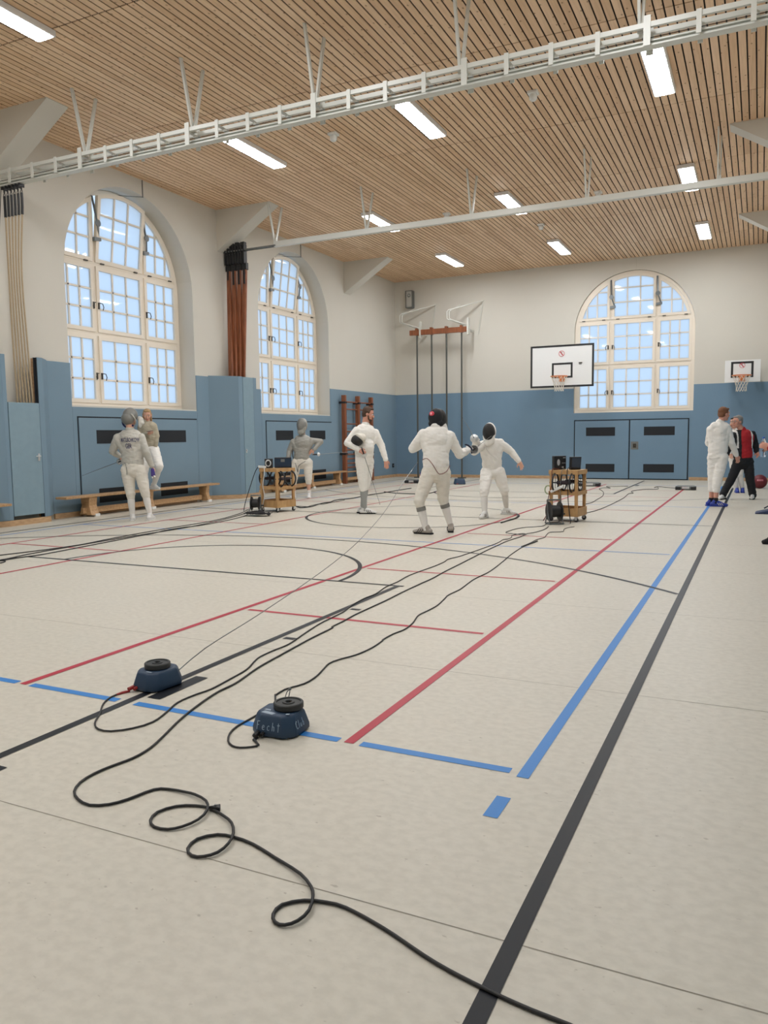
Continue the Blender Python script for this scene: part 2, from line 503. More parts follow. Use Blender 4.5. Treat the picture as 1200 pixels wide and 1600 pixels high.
# ---- walls
W1, W2, WF = 11.80, 17.61, -3.395           # centres of the three arched windows
HW, SILL, SPR = 1.70, 1.97, 4.38            # opening half width, sill and spring height
HWF, SPRF = 1.675, 4.33
def arched_wall(mb, fn, spans, lo, hi, z0, z1, sill, depth):
    """plane wall fn(u, v, w) with arched openings at spans [(centre, half width, spring)]."""
    def quad(u0, u1, a, b): mb.add([fn(u0, a, 0), fn(u1, a, 0), fn(u1, b, 0), fn(u0, b, 0)], [(0, 1, 2, 3)])
    u = lo
    for c, hw, sp in spans:
        quad(u, c-hw, z0, z1)
        quad(c-hw, c+hw, z0, sill)
        N = 40
        arcp = [(c+hw*math.cos(PI-PI*i/N), sp+hw*math.sin(PI-PI*i/N)) for i in range(N+1)]
        for i in range(N):
            (ua, va), (ub, vb) = arcp[i], arcp[i+1]
            mb.add([fn(ua, va, 0), fn(ub, vb, 0), fn(ub, z1, 0), fn(ua, z1, 0)], [(0, 1, 2, 3)])
        prof = [(c-hw, sill)]+arcp+[(c+hw, sill)]
        for i in range(len(prof)):
            (ua, va), (ub, vb) = prof[i], prof[(i+1) % len(prof)]
            mb.add([fn(ua, va, 0), fn(ub, vb, 0), fn(ub, vb, depth), fn(ua, va, depth)], [(0, 1, 2, 3)])
        u = c+hw
    quad(u, hi, z0, z1)
fnL = lambda u, v, w: (XW-w, u, v)
fnF = lambda u, v, w: (u, YF+w, v)
DL, DF = 0.47, 0.16
wb = MB(); arched_wall(wb, fnL, [(W1, HW, SPR), (W2, HW, SPR)], YN, YF, 0, ZC+0.1, SILL, DL)
wb.build('wall_left', M['wall'], kind='structure', smooth=True, sharp=30)
wb = MB(); arched_wall(wb, fnF, [(WF, HWF, SPRF)], XW-0.1, XR+0.1, 0, ZC+0.1, SILL, DF)
wb.build('wall_far', M['wall'], kind='structure', smooth=True, sharp=30)
MB().box(XR, XR+0.2, YN, YF+0.1, 0, ZC+0.1).build('wall_right', M['wall'], kind='structure')
MB().box(XW-0.6, XR+0.2, YN-0.2, YN, 0, ZC+0.1).build('wall_near', M['wall'], kind='structure')

# ---- haunches between ceiling and wall
tn = 0
def trim(mb, mats, **k):
    global tn
    tn += 1
    return mb.build('trim_%d' % tn, mats, kind='structure', **k)
for yc, w in ((2.95, .38), (8.84, .40), (14.58, .36), (20.44, .36)):
    for xw, s in ((XW, 1), (XR, -1)):
        pts = [(0, ZC+0.05), (1.40, ZC+0.05), (1.40, ZC-0.01), (0.0, 5.47)]
        pf = lambda u, v, t, xw=xw, s=s: (xw+s*u, t, v)
        trim(MB().prism(pts, pf, yc-w/2, yc+w/2), M['wall'])

# ---- blue padding of the walls
def pad_left(y0, y1, z0, z1, t=0.025): return MB().box(XW+0.001, XW+t, y0, y1, z0, z1)
for a, b, z in ((YN, 7.7, PADZ), (9.42, W1-HW, PADZ), (W1-HW, W1+HW, SILL-0.03), (W1+HW, 13.92, PADZ), (15.4, W2-HW, 2.52), (W2-HW, W2+HW, SILL-0.03), (W2+HW, YF, PADZ)):
    trim(pad_left(a, b, 0.09, z), M['pad'], bevel=0.006)
bx = MB()
bx.box(XW, WF-HWF, YF-0.02, YF-0.001, 0.09, PADZ); bx.box(WF-HWF, WF+HWF, YF-0.02, YF-0.001, 0.0, SILL); bx.box(WF+HWF, XR, YF-0.02, YF-0.001, 0.09, PADZ)
trim(bx, M['pad_far'])
trim(MB().box(XR-0.025, XR-0.001, YN, YF, 0.09, PADZ), M['pad'])
# dark line where far pad meets the corner
# ---- padded storage boxes around the two pilasters
def storage_box(y_ramp, y_face, y_end, y_back, xf, door0, door1, door_z0, door_z1, top_low, top):
    """trapezoid casing with an open top; the door panel is a thing-like setting piece."""
    t = 0.04
    b = MB()
    # sloping near side
    b.hexa([(XW+0.02, y_ramp, 0.09), (xf, y_face, 0.09), (xf-t, y_face+t, 0.09), (XW+0.02, y_ramp+2*t, 0.09),
            (XW+0.02, y_ramp, top), (xf, y_face, top), (xf-t, y_face+t, top), (XW+0.02, y_ramp+2*t, top)])
    trim(b, M['pad'], bevel=0.004)
    b = MB(); b.box(xf-t, xf, y_face+0.002, door0-0.008, 0.09, top); trim(b, M['pad'], bevel=0.006)
    b = MB(); b.box(xf-t, xf, door1+0.008, y_end, 0.09, top); trim(b, M['pad'], bevel=0.006)
    # far side and the timber edge one sees beside the ropes
    b = MB()
    b.hexa([(xf-0.01, y_end-t, 0.09), (xf, y_end, 0.09), (XW+0.02, y_back, 0.09), (XW+0.02, y_back-2*t, 0.09),
            (xf-0.01, y_end-t, top), (xf, y_end, top), (XW+0.02, y_back, top), (XW+0.02, y_back-2*t, top)])
    trim(b, M['pad'], bevel=0.004)
    b = MB(); b.box(xf-t-0.012, xf-t-0.001, door1-0.03, y_end-0.05, 0.09, top-0.004); b.box(xf-t+0.0, xf-0.008, door1-0.004, door1+0.008, 0.09, top-0.004); trim(b, M['gap'])
    b = MB(); b.box(xf-0.14, xf-t-0.013, door1+0.0, door1+0.05, 0.09, top-0.01); trim(b, M['base'])
    # baseboard round the foot
    b = MB()
    b.beam((XW+0.03, y_ramp-0.01, 0.045), (xf+0.012, y_face-0.01, 0.045), 0.024, 0.09)
    b.box(xf-0.005, xf+0.02, y_face-0.01, y_end, 0, 0.09)
    return b
b = storage_box(7.75, 8.52, 9.31, 9.6, -10.70, 8.61, 9.20, 0.14, 1.97, 1.97, 2.71)
b.build('baseboard_pilaster', M['base'], kind='structure')
b = storage_box(13.90, 14.38, 15.06, 15.50, -10.47, 14.54, 14.94, 0.10, 2.72, 2.72, 2.72)
b.build('baseboard_pilaster_far', M['base'], kind='structure')
def lever(d, x, y, z):
    h = MB(); h.box(x, x+0.006, y-0.018, y+0.018, z-0.06, z+0.06); h.tube([(x, y, z+0.02), (x+0.045, y, z+0.02)], 0.008, 8)
    h.tube([(x+0.045, y, z+0.02), (x+0.045, y-0.09, z+0.02)], 0.008, 8)
    h.build('handle', M['steel'], d, smooth=True)
d = thing('door_2', 'pale blue felt storage door with steel handle, climbing ropes rising behind it', 'door', (-10.70, 8.61, 0), kind='structure')
b = MB(); b.box(-10.735, -10.695, 8.612, 9.198, 0.15, 1.965); b.build('door_leaf', M['pad_light'], d, bevel=0.004)
lever(d, -10.695, 9.14, 1.08)
d = thing('door_3', 'narrow blue storage door under the hanging wooden poles', 'door', (-10.47, 14.54, 0), kind='structure')
b = MB(); b.box(-10.505, -10.465, 14.542, 14.938, 0.03, 2.715); b.build('door_leaf', M['pad_light'], d, bevel=0.004)
h = MB(); h.box(-10.465, -10.455, 14.58, 14.62, 1.02, 1.10); h.lathe([(0, 0), (0.014, 0), (0.014, 0.02), (0, 0.022)], 12, Matrix.Translation((-10.456, 14.60, 1.07)) @ Matrix.Rotation(PI/2, 4, 'Y')); h.build('handle', M['steel'], d)

# ---- baseboards
b = MB(); b.box(XW, XW+0.045, YN, 7.75, 0, 0.09); b.box(XW, XW+0.045, 9.6, 13.88, 0, 0.09); b.box(XW, XW+0.045, 15.6, YF, 0, 0.09)
b.build('baseboard_left', M['base'], kind='structure', bevel=0.004)
b = MB(); b.box(XW, -5.06, YF-0.045, YF, 0, 0.09); b.box(-1.79, XR, YF-0.045, YF, 0, 0.09)
b.build('baseboard_far', M['base'], kind='structure', bevel=0.004)
MB().box(XR-0.045, XR, YN, YF, 0, 0.09).build('baseboard_right', M['base'], kind='structure', bevel=0.004)

# ---- arched windows
def arched_window(name, fn, hw, sill, spr, frame_w, tilt, label):
    """fn(u, v, w): u to the right seen from inside, w outwards; u = 0 at the centre."""
    o = thing(name, label, 'window', fn(0, sill, 0), kind='structure')
    T1, T2 = sill+1.37, 4.63
    ro = hw-0.005; N = 28
    # outer frame
    def arch_pts(r, bottom, n=N): return [(-r, bottom)]+[(r*math.cos(PI-PI*i/n), spr+r*math.sin(PI-PI*i/n)) for i in range(n+1)]+[(r, bottom)]
    f = MB()
    f.band(arch_pts(ro, sill+0.01), arch_pts(ro-0.085, sill+0.075), fn, -0.03, 0.06)
    MU = 0.64
    for s in (-1, 1):
        vt = spr+math.sqrt((ro-0.05)**2-MU**2)
        f.band([(s*MU-0.03, sill+0.02), (s*MU+0.03, sill+0.02), (s*MU+0.03, vt), (s*MU-0.03, vt)], [(s*MU-0.001, sill+0.03), (s*MU+0.001, sill+0.03), (s*MU+0.001, vt-.01), (s*MU-0.001, vt-.01)], fn, -0.02, 0.05)
    for v in (T1, T2):
        f.band([(-ro+0.03, v-0.035), (ro-0.03, v-0.035), (ro-0.03, v+0.035), (-ro+0.03, v+0.035)], [(-ro+0.1, v-.001), (ro-0.1, v-.001), (ro-0.1, v+.001), (-ro+0.1, v+.001)], fn, -0.025, 0.05)
    f.build('window_frame', M['frame'], o)
    sb = MB(); sb.prism([(-ro-0.0, sill-0.035), (ro+0.0, sill-0.035), (ro+0.0, sill+0.012), (-ro-0.0, sill+0.012)], fn, -0.10 if frame_w else -0.06, 0.05)
    sb.build('window_sill', M['sillm'], o)
    SW = 0.072
    cols = ((-ro+0.085, -MU-0.03), (-MU+0.03, MU-0.03), (MU+0.03, ro-0.085))
    def sash(outer, inner, bars, tl, vb):
        g = (lambda u, v, w: fn(u, v, w-(v-vb)*math.sin(R(tl)))) if tl else fn
        s = MB(); s.band(outer, inner, g, -0.045, 0.03)
        for (ua, va, ub, vb_) in bars:
            if abs(ua-ub) < 1e-6: q = [(ua-0.016, va), (ua+0.016, va), (ua+0.016, vb_), (ua-0.016, vb_)]
            else: q = [(ua, va-0.016), (ub, va-0.016), (ub, va+0.016), (ua, va+0.016)]
            s.prism(q, g, -0.03, 0.02)
        so = s.build('sash', M['frame'], o)
        p = MB(); p.prism(inner, g, -0.004, 0.002); p.build('pane', M['pane'], so)
        return so
    for (v0, v1) in ((sill+0.075, T1-0.035), (T1+0.035, T2-0.035)):
        for ci, (u0, u1) in enumerate(cols):
            a, b_, c_, d_ = u0+SW, u1-SW, v0+SW, v1-SW
            bars = [(a+(b_-a)*k/3, c_, a+(b_-a)*k/3, d_) for k in (1, 2)]+[(a, c_+(d_-c_)*k/3, b_, c_+(d_-c_)*k/3) for k in (1, 2)]
            so = sash([(u0, v0), (u1, v0), (u1, v1), (u0, v1)], [(a, c_), (b_, c_), (b_, d_), (a, d_)], bars, 0, 0)
            vm = (v0+v1)/2-0.12
            us = {0: [u1-0.03], 1: [u0+0.03], 2: [u0+0.03]}[ci]
            for uu in us:
                h = MB()
                h.prism([(uu-0.016, vm-0.06), (uu+0.016, vm-0.06), (uu+0.016, vm+0.06), (uu-0.016, vm+0.06)], fn, -0.06, -0.045)
                sgn = 1 if ci else -1
                h.tube([fn(uu, vm+0.045, -0.06), fn(uu, vm+0.045, -0.10), fn(uu+sgn*0.045, vm+0.04, -0.105), fn(uu+sgn*0.07, vm-0.02, -0.105), fn(uu+sgn*0.055, vm-0.08, -0.10)], 0.009, 6)
                h.build('handle', M['hw'], so, smooth=True)
    # top row: arched sashes
    vb = T2+0.035
    ri = ro-0.09
    u0, u1 = cols[1]
    K = 10
    def top_outer(ua, ub, r): return [(ub+(ua-ub)*k/K, spr+math.sqrt(max(r*r-(ub+(ua-ub)*k/K)**2, 0))) for k in range(K+1)]
    outer = [(u0, vb), (u1, vb)]+top_outer(u0, u1, ri)
    inner = [(u0+SW, vb+SW), (u1-SW, vb+SW)]+top_outer(u0+SW, u1-SW, ri-SW)
    a, b_ = u0+SW, u1-SW
    arcv = lambda u, r: spr+math.sqrt(max(r*r-u*u, 0))
    bars = [(a+(b_-a)*k/3, vb+SW, a+(b_-a)*k/3, arcv(a+(b_-a)*k/3, ri-SW)+0.01) for k in (1, 2)]
    for k in (1, 2):
        v = vb+SW+0.40*k
        bars.append((a, v, b_, v))
    sash(outer, inner, bars, tilt, vb)
    for s in (-1, 1):
        ue = math.sqrt(ri*ri-(vb-spr)**2)                          # arc meets the transom
        um = cols[2][0]
        ang0 = math.atan2(vb-spr, ue); ang1 = math.acos(um/ri)
        outer = [(s*um, vb), (s*ue, vb)]+[(s*ri*math.cos(ang0+(ang1-ang0)*k/K), spr+ri*math.sin(ang0+(ang1-ang0)*k/K)) for k in range(1, K+1)]
        r2 = ri-SW; um2 = um+SW; vb2 = vb+SW
        ue2 = math.sqrt(r2*r2-(vb2-spr)**2); b0 = math.atan2(vb2-spr, ue2); b1 = math.acos(um2/r2)
        inner = [(s*um2, vb2), (s*ue2, vb2)]+[(s*r2*math.cos(b0+(b1-b0)*k/K), spr+r2*math.sin(b0+(b1-b0)*k/K)) for k in range(1, K+1)]
        if s < 0: outer = outer[::-1]; inner = inner[::-1]
        bars = []
        for k in (1, 2):
            uu = um2+0.29*k
            if uu < ue2: bars.append((s*uu, vb2, s*uu, spr+math.sqrt(r2*r2-uu*uu)+0.01))
            v = vb2+0.36*k
            if v < spr+r2*math.sin(b1):
                ur = math.sqrt(max(r2*r2-(v-spr)**2, 0)); bars.append((min(s*um2, s*ur), v, max(s*um2, s*ur), v))
        sash(outer, inner, bars, tilt*0.25, vb)
    # opener arms on the two mullions and little hinges on the transoms
    for s in (-1, 1):
        q = MB()
        vt = spr+math.sqrt((ro-0.1)**2-MU**2)
        q.beam(fn(s*MU, vt+0.02, -0.06), fn(s*MU+0.03, vt-0.50, -0.15), 0.04, 0.025)
        q.beam(fn(s*MU+0.03, vt-0.50, -0.15), fn(s*MU+0.10, vt-0.72, -0.08), 0.03, 0.02)
        q.prism([(s*MU+0.03+0.065*math.cos(t), vt-0.48+0.065*math.sin(t)) for t in [2*PI*i/12 for i in range(12)]], fn, -0.165, -0.15)
        q.prism([(s*MU-0.02, vt-0.80), (s*MU+0.14, vt-0.78), (s*MU+0.14, vt-0.72), (s*MU-0.02, vt-0.73)], fn, -0.11, -0.05)
        q.build('opener_arm', M['opener'], o)
    for uu in (-MU-0.2, -MU+0.2, MU-0.2, MU+0.2, ro-0.25, -ro+0.25):
        h = MB(); h.prism([(uu-0.045, T2+0.02), (uu+0.045, T2+0.02), (uu+0.045, T2+0.042), (uu-0.045, T2+0.042)], fn, -0.055, -0.028)
        h.build('hinge', M['hw'], o)
    return o
arched_window('window_1', lambda u, v, w: (XW-DL+0.05-w, W1+u, v), HW, SILL, SPR, 1, 7, 'tall arched window nearest the camera in the left wall')
arched_window('window_2', lambda u, v, w: (XW-DL+0.05-w, W2+u, v), HW, SILL, SPR, 1, 7, 'tall arched window further along the left wall')
arched_window('window_3', lambda u, v, w: (WF+u, YF+0.09+w, v), HWF, SILL, SPRF, 0, 2, 'tall arched window in the far wall')

# ---- double store door in the far wall
d = thing('door_1', 'blue double store door with four dark vents in the far wall', 'door', (-3.43, YF-0.02, 0), kind='structure')
y = YF-0.02
b = MB(); b.box(-5.045, -1.815, y-0.012, y, 0.0, 1.76); b.build('door_gap', M['gap'], d)
for a, c in ((-5.015, -3.455), (-3.42, -1.845)):
    b = MB(); b.box(a, c, y-0.03, y-0.004, 0.03, 1.73); lf = b.build('door_leaf', M['pad_far'], d, bevel=0.004)
    cx = (a+c)/2+(-0.03 if a < -4 else 0.02)
    for z0, z1 in ((1.285, 1.535), (0.22, 0.455)):
        v = MB(); v.box(cx-0.42, cx+0.42, y-0.036, y-0.028, z0, z1); v.build('vent', M['vent'], lf)
b = MB(); b.box(-3.39, -3.18, y-0.038, y-0.028, 0.88, 1.11); b.build('lock_plate', M['grey_metal'], d)
b = MB(); b.box(-3.33, -3.24, y-0.045, y-0.036, 0.93, 1.05); b.lathe([(0, 0), (.012, 0), (.012, .05), (0, .052)], 10, Matrix.Translation((-3.285, y-0.04, 1.0)) @ Matrix.Rotation(PI/2, 4, 'X')); b.build('lock_handle', M['hw'], d)

# ---- vented cover panels below the left windows
for yc, lbl in ((11.83, 'blue wall panel with four dark vents under the nearer left window'), (17.7, 'blue wall panel with four dark vents under the further left window')):
    p = thing('wall_panel', lbl, 'panel', (XW+0.025, yc, 0.36), group='vented wall panels')
    b = MB(); b.box(XW+0.022, XW+0.03, yc-1.635, yc+1.635, 0.34, 1.775); b.build('joint', M['gap'], p)
    b = MB(); b.box(XW+0.026, XW+0.045, yc-1.615, yc+1.615, 0.10, 1.75); b.build('panel_board', M['pad'], p, bevel=0.003)
    for y0, y1 in ((yc-1.22, yc-0.42), (yc+0.42, yc+1.24)):
        for z0, z1 in ((1.285, 1.53), (0.20, 0.46)):
            v = MB(); v.box(XW+0.04, XW+0.05, y0, y1, z0, z1); v.build('vent', M['vent'], p)

# ================================================================== THINGS ON CEILING AND WALLS
# ---- strip lights
lamp = thing('ceiling_light', 'x', 'ceiling light', (0, 0, 0), 'strip lights on the slatted ceiling')
b = MB(); b.box(-0.155, 0.155, -0.77, 0.77, -0.078, -0.001); b.build('housing', M['lamp_body'], lamp, bevel=0.012)
prof = [(-0.132, -0.07), (0.132, -0.07), (0.130, -0.080), (0.10, -0.086), (-0.10, -0.086), (-0.130, -0.080)]
b = MB(); b.prism([(p[0], p[1]) for p in prof][::-1], lambda u, v, t: (u, t, v), -0.745, 0.745); b.build('diffuser', M['diff'], lamp)
LB = {(-8.08, 6.6): 'strip light at top left, nearest of the left row', (-8.08, 11.8): 'strip light behind the near truss, in the left row', (-4.97, 11.8): 'strip light behind the near truss, in the middle row',
      (-1.41, 11.8): 'strip light behind the near truss, in the right row', (-8.08, 16.85): 'strip light partly behind the further rail, in the left row', (-4.97, 16.85): 'strip light partly behind the further rail, in the middle row',
      (-1.41, 16.85): 'strip light partly behind the further rail, in the right row', (-8.08, 21.3): 'strip light nearest the far wall, in the left row', (-4.97, 21.3): 'strip light nearest the far wall, in the middle row', (-1.41, 21.3): 'strip light nearest the far wall, in the right row',
      (-4.97, 6.6): 'strip light in the middle row, above the frame', (-1.41, 6.6): 'strip light in the right row, above the frame',
      (-8.08, 1.4): 'strip light in the left row, level with the camera', (-4.97, 1.4): 'strip light in the middle row, level with the camera', (-1.41, 1.4): 'strip light in the right row, over the camera'}
first = True
for (x, y), l in LB.items():
    o = lamp if first else copy_tree(lamp)
    first = False
    o.location = (x, y, ZC); o['label'] = l

# ---- smoke detectors
det = thing('smoke_detector', 'x', 'smoke detector', (0, 0, 0), 'smoke detectors on the ceiling')
b = MB(); b.box(-0.075, 0.075, -0.075, 0.075, -0.04, 0); b.build('mount', M['white_pl'], det, bevel=0.008)
b = MB(); b.lathe([(0, -0.13), (0.035, -0.13), (0.055, -0.11), (0.06, -0.06), (0.05, -0.04), (0, -0.04)], 20); b.build('sensor', M['white_pl'], det, smooth=True)
for i, (x, y, l) in enumerate(((-6.51, 11.77, 'white smoke detector between the left and middle strip lights behind the near truss'), (-3.15, 11.75, 'white smoke detector between the middle and right strip lights behind the near truss'),
                               (-6.53, 17.02, 'white smoke detector above the further rail, on its left half'), (-3.18, 17.02, 'white smoke detector above the further rail, on its right half'), (-4.87, 18.95, 'white smoke detector between the further rail and the far wall'))):
    o = det if i == 0 else copy_tree(det)
    o.location = (x, y, ZC); o['label'] = l

# ---- near truss for the climbing ropes
YT = 8.80
t = thing('overhead_truss', 'long white steel truss hung on V struts close to the camera, carrying the ropes', 'truss', (-5.0, YT, 5.3))
xa, xb = -10.88, 0.72
for yy in (YT-0.09, YT+0.09):
    b = MB(); b.beam((xa, yy, 5.475), (xb, yy, 5.475), 0.035, 0.05); b.build('upper_rail', M['white_metal'], t)
b = MB(); b.beam((xa, YT, 5.30), (xb, YT, 5.30), 0.11, 0.018); b.beam((xa, YT, 5.345), (xb, YT, 5.345), 0.10, 0.018); b.beam((xa, YT, 5.322), (xb, YT, 5.322), 0.02, 0.05); b.build('lower_rail', M['white_metal'], t)
b = MB(); b.tube([(xa, YT-0.065, 5.36), (xb, YT-0.065, 5.36)], 0.004, 6); b.build('pull_cord', M['rubber'], t)
HX = (-9.0, -7.03, -5.13, -3.21, -1.25)
k = 0
xx = -10.4
xs = [HX[0]-0.49*3+0.49*i for i in range(24)]
for x in xs:
    if x > xb: break
    big = min(abs(x-h) for h in HX) < 0.24
    b = MB()
    for yy in (YT-0.115, YT+0.115): b.box(x-(0.035 if big else 0.025), x+(0.035 if big else 0.025), yy-0.006, yy+0.006, 5.285 if not big else 5.27, 5.51 if not big else 5.56)
    b.box(x-0.02, x+0.02, YT-0.115, YT+0.115, 5.44, 5.452)
    b.build('tie_plate', M['white_metal'], t)
for x in HX:
    b = MB()
    b.beam((x, YT, 5.50), (x+0.0, YT-0.2, ZC), 0.045, 0.03, V((1, 0, 0))); b.beam((x+0.03, YT, 5.50), (x+0.03, YT+0.22, ZC), 0.045, 0.03, V((1, 0, 0)))
    b.box(x-0.02, x+0.05, YT-0.02, YT+0.02, 5.46, 5.54)
    b.build('hanger', M['white_metal'], t)
for i in range(24):
    x = -10.2+0.49*i
    if x > 0.5: break
    b = MB(); b.lathe([(0, -.03), (.022, -.03), (.022, .03), (0, .03)], 10, Matrix.Translation((x+0.25, YT+0.03, 5.41)) @ Matrix.Rotation(PI/2, 4, 'X')); b.build('pulley', M['white_metal'], t)

# ---- further rail
YR = 14.65
t = thing('overhead_rail', 'slim white steel rail hung on V struts further down the hall, carrying the wooden poles', 'rail', (-5.0, YR, 5.5))
b = MB(); b.box(-9.6, 0.75, YR-0.05, YR+0.05, 5.46, 5.57); b.build('beam', M['white_metal'], t, bevel=0.006)
b = MB()
for yy in (YR-0.04, YR+0.04): b.beam((XW+0.02, yy, 5.485), (-9.55, yy, 5.485), 0.02, 0.03)
b.tube([(XW+0.02, YR, 5.42), (-10.3, YR, 5.47)], 0.015, 8)
b.build('rail_end', M['grey_metal'], t)
for x in (-9.6, -7.38, -5.13, -2.95, -0.77):
    b = MB()
    b.beam((x, YR, 5.56), (x, YR-0.22, ZC), 0.05, 0.025, V((1, 0, 0))); b.beam((x+0.03, YR, 5.56), (x+0.03, YR+0.27, ZC), 0.05, 0.025, V((1, 0, 0))); b.box(x-.02, x+.05, YR-.02, YR+.02, 5.54, 5.63)
    b.build('hanger', M['white_metal'], t)

# ---- climbing ropes
RL = ['climbing rope hanging from the near truss, leftmost of the bundle', 'second climbing rope from the left in the bundle on the near truss', 'third climbing rope from the left in the bundle on the near truss',
      'fourth climbing rope from the left in the bundle on the near truss', 'fifth climbing rope from the left in the bundle on the near truss', 'climbing rope rightmost in the bundle on the near truss']
for i in range(6):
    x = -10.74+0.076*i
    r_ = thing('climbing_rope', RL[i], 'rope', (x, YT, 5.24), 'climbing ropes gathered at the left wall')
    b = MB(); b.box(x-0.012, x+0.012, YT-0.05, YT+0.05, 5.24, 5.285); b.tube([(x, YT, 5.26), (x, YT, 5.20)], 0.012, 8)
    b.tube([(x+0.018*math.cos(a), YT, 5.165+0.03*math.sin(a)) for a in [2*PI*k/14 for k in range(14)]], 0.006, 6, True)
    b.build('hook', M['black'], r_, smooth=True)
    xe, ye = -10.87+0.017*i, 8.93+0.045*(i % 6)
    pts = [(x, YT, 5.15), (x+0.0, YT, 4.95), (x-(x-xe)*0.3, YT+0.03, 4.0), (x-(x-xe)*0.72, YT+(ye-YT)*0.6, 2.9), (xe, ye, 2.0), (xe, ye, 1.2)]
    sp = spline(pts, 0.12)
    b = MB(); b.tube(sp, 0.014, 8); b.build('rope', M['rope'], r_, smooth=True)
    b = MB(); b.tube([p for p in sp if p.z > 4.72], 0.021, 8); b.build('sheath', M['black'], r_, smooth=True)
for i, yy in enumerate((8.38, 8.50)):
    b = MB(); b.tube(spline([(-10.9+0.12*i, 8.78, 5.3), (-10.9+0.09*i, 8.7, 4.4), (-10.86, yy, 2.7), (-10.86, yy, 1.3)], 0.2), 0.006, 6)
    props(b.build('pull_cord', M['rubber'], smooth=True), ('thin dark pull cord at far left beside the rope bundle', 'thin dark pull cord just left of the rope bundle')[i], 'cord', 'pull cords of the truss')

# ---- wooden climbing poles
PL = ['reddish brown climbing pole, leftmost of the bundle under the further rail', 'second reddish brown climbing pole from the left under the further rail', 'third reddish brown climbing pole from the left under the further rail', 'reddish brown climbing pole, rightmost of the bundle under the further rail']
for i in range(4):
    xt = -10.86+0.145*i; yb_ = 14.50+0.14*i
    p_ = thing('climbing_pole', PL[i], 'climbing pole', (xt, YR, 5.3), 'wooden climbing poles gathered at the left wall')
    T_, B_ = V((xt, YR+0.04, 5.12)), V((-10.76, yb_, 2.2))
    b = MB(); b.beam(T_, B_, 0.098, 0.07, V((0, 1, 0))); b.build('pole', M['redwood'], p_, bevel=0.012)
    b = MB(); b.beam(T_+V((0, 0, 0.10)), T_-V((0, 0, 0.05)), 0.125, 0.09, V((0, 1, 0))); b.beam(T_+V((0, -.04, 0.0)), T_+V((0, -.042, -0.36)), 0.045, 0.02, V((0, 1, 0)))
    b.box(xt-0.05, xt-0.02, YR-0.06, YR+0.06, 5.2, 5.6); b.box(xt+0.02, xt+0.05, YR-0.06, YR+0.06, 5.2, 5.6); b.box(xt-0.05, xt+0.05, YR-0.05, YR+0.05, 5.58, 5.66)
    b.build('hook', M['black'], p_, bevel=0.005)

# ---- gymnastic pole rack on the far wall
yb = 23.2
t = thing('pole_rack', 'swing-out rack of four dark climbing poles hung from a brown beam on the far wall', 'climbing rack', (-9.2, yb, 0))
b = MB(); b.box(-10.17, -8.2, yb-0.06, yb+0.06, 4.53, 4.69); b.build('cross_beam', M['redwood'], t, bevel=0.01)
for x in (-9.93, -9.43, -8.93, -8.43):
    b = MB(); b.tube([(x, yb, 0.03), (x, yb, 4.60)], 0.027, 10); po = b.build('pole', M['dark_pole'], t, smooth=True)
    b = MB(); b.box(x-0.035, x+0.035, yb-0.075, yb+0.075, 4.515, 4.74); b.build('collar', M['redwood'], po)
    b = MB(); b.box(x-0.12, x+0.12, yb-0.06, yb+0.06, 0.0, 0.035); b.build('foot_plate', M['dark_pole'], po)
for x0, fl_ in ((-9.95, -1), (-8.36, -1)):
    b = MB()
    yw = YF-0.035
    for dx in (-0.03, 0.05):
        b.tube([(x0+dx+0.12, yb, 4.72), (x0-0.38+dx, yb-0.28, 4.90), (x0-0.42+dx, yb-0.28, 4.94), (x0-0.42+dx, yb-0.28, 5.14), (x0-0.37+dx, yb-0.26, 5.2), (x0+0.46+dx*0.2, yw, 5.52)], 0.014, 8)
    b.tube([(x0+0.46, yw, 5.54), (x0+0.30, yw, 4.5)], 0.012, 6)
    b.tube([(x0-0.3, yw, 5.45), (x0-0.36, yb-0.26, 5.15)], 0.012, 6)
    b.box(x0+0.12, x0+0.17, yb-0.07, yb+0.07, 4.45, 4.95)
    b.box(x0+0.12, x0+0.16, yb+0.06, yw, 4.56, 4.62)
    b.build('bracket', M['white_metal'], t, smooth=True)

# ---- loudspeakers on the far wall
sp_ = thing('wall_speaker', 'narrow grey loudspeaker box high on the far wall in the left corner', 'speaker', (-10.36, YF, 5.5), 'loudspeakers on the far wall')
b = MB(); b.box(-10.48, -10.24, YF-0.2, YF-0.002, 5.47, 6.02); b.build('cabinet', M['grey_metal'], sp_, bevel=0.01)
b = MB(); b.box(-10.44, -10.26, YF-0.208, YF-0.198, 5.50, 5.99); b.build('grille', mat('speaker cloth', (176, 176, 170), 0.8, var=0.1, vscale=80), sp_)
b = MB(); b.lathe([(0, 0.0), (0.03, .0), (0.05, .012), (0.06, .0)], 20, Matrix.Translation((-10.35, YF-0.206, 5.86)) @ Matrix.Rotation(PI/2, 4, 'X')); b.build('driver', M['grey_metal'], sp_)
o = copy_tree(sp_); o.location = (0.31, YF, 5.6); o['label'] = 'grey loudspeaker box cut by the right edge of the photo, high on the far wall'

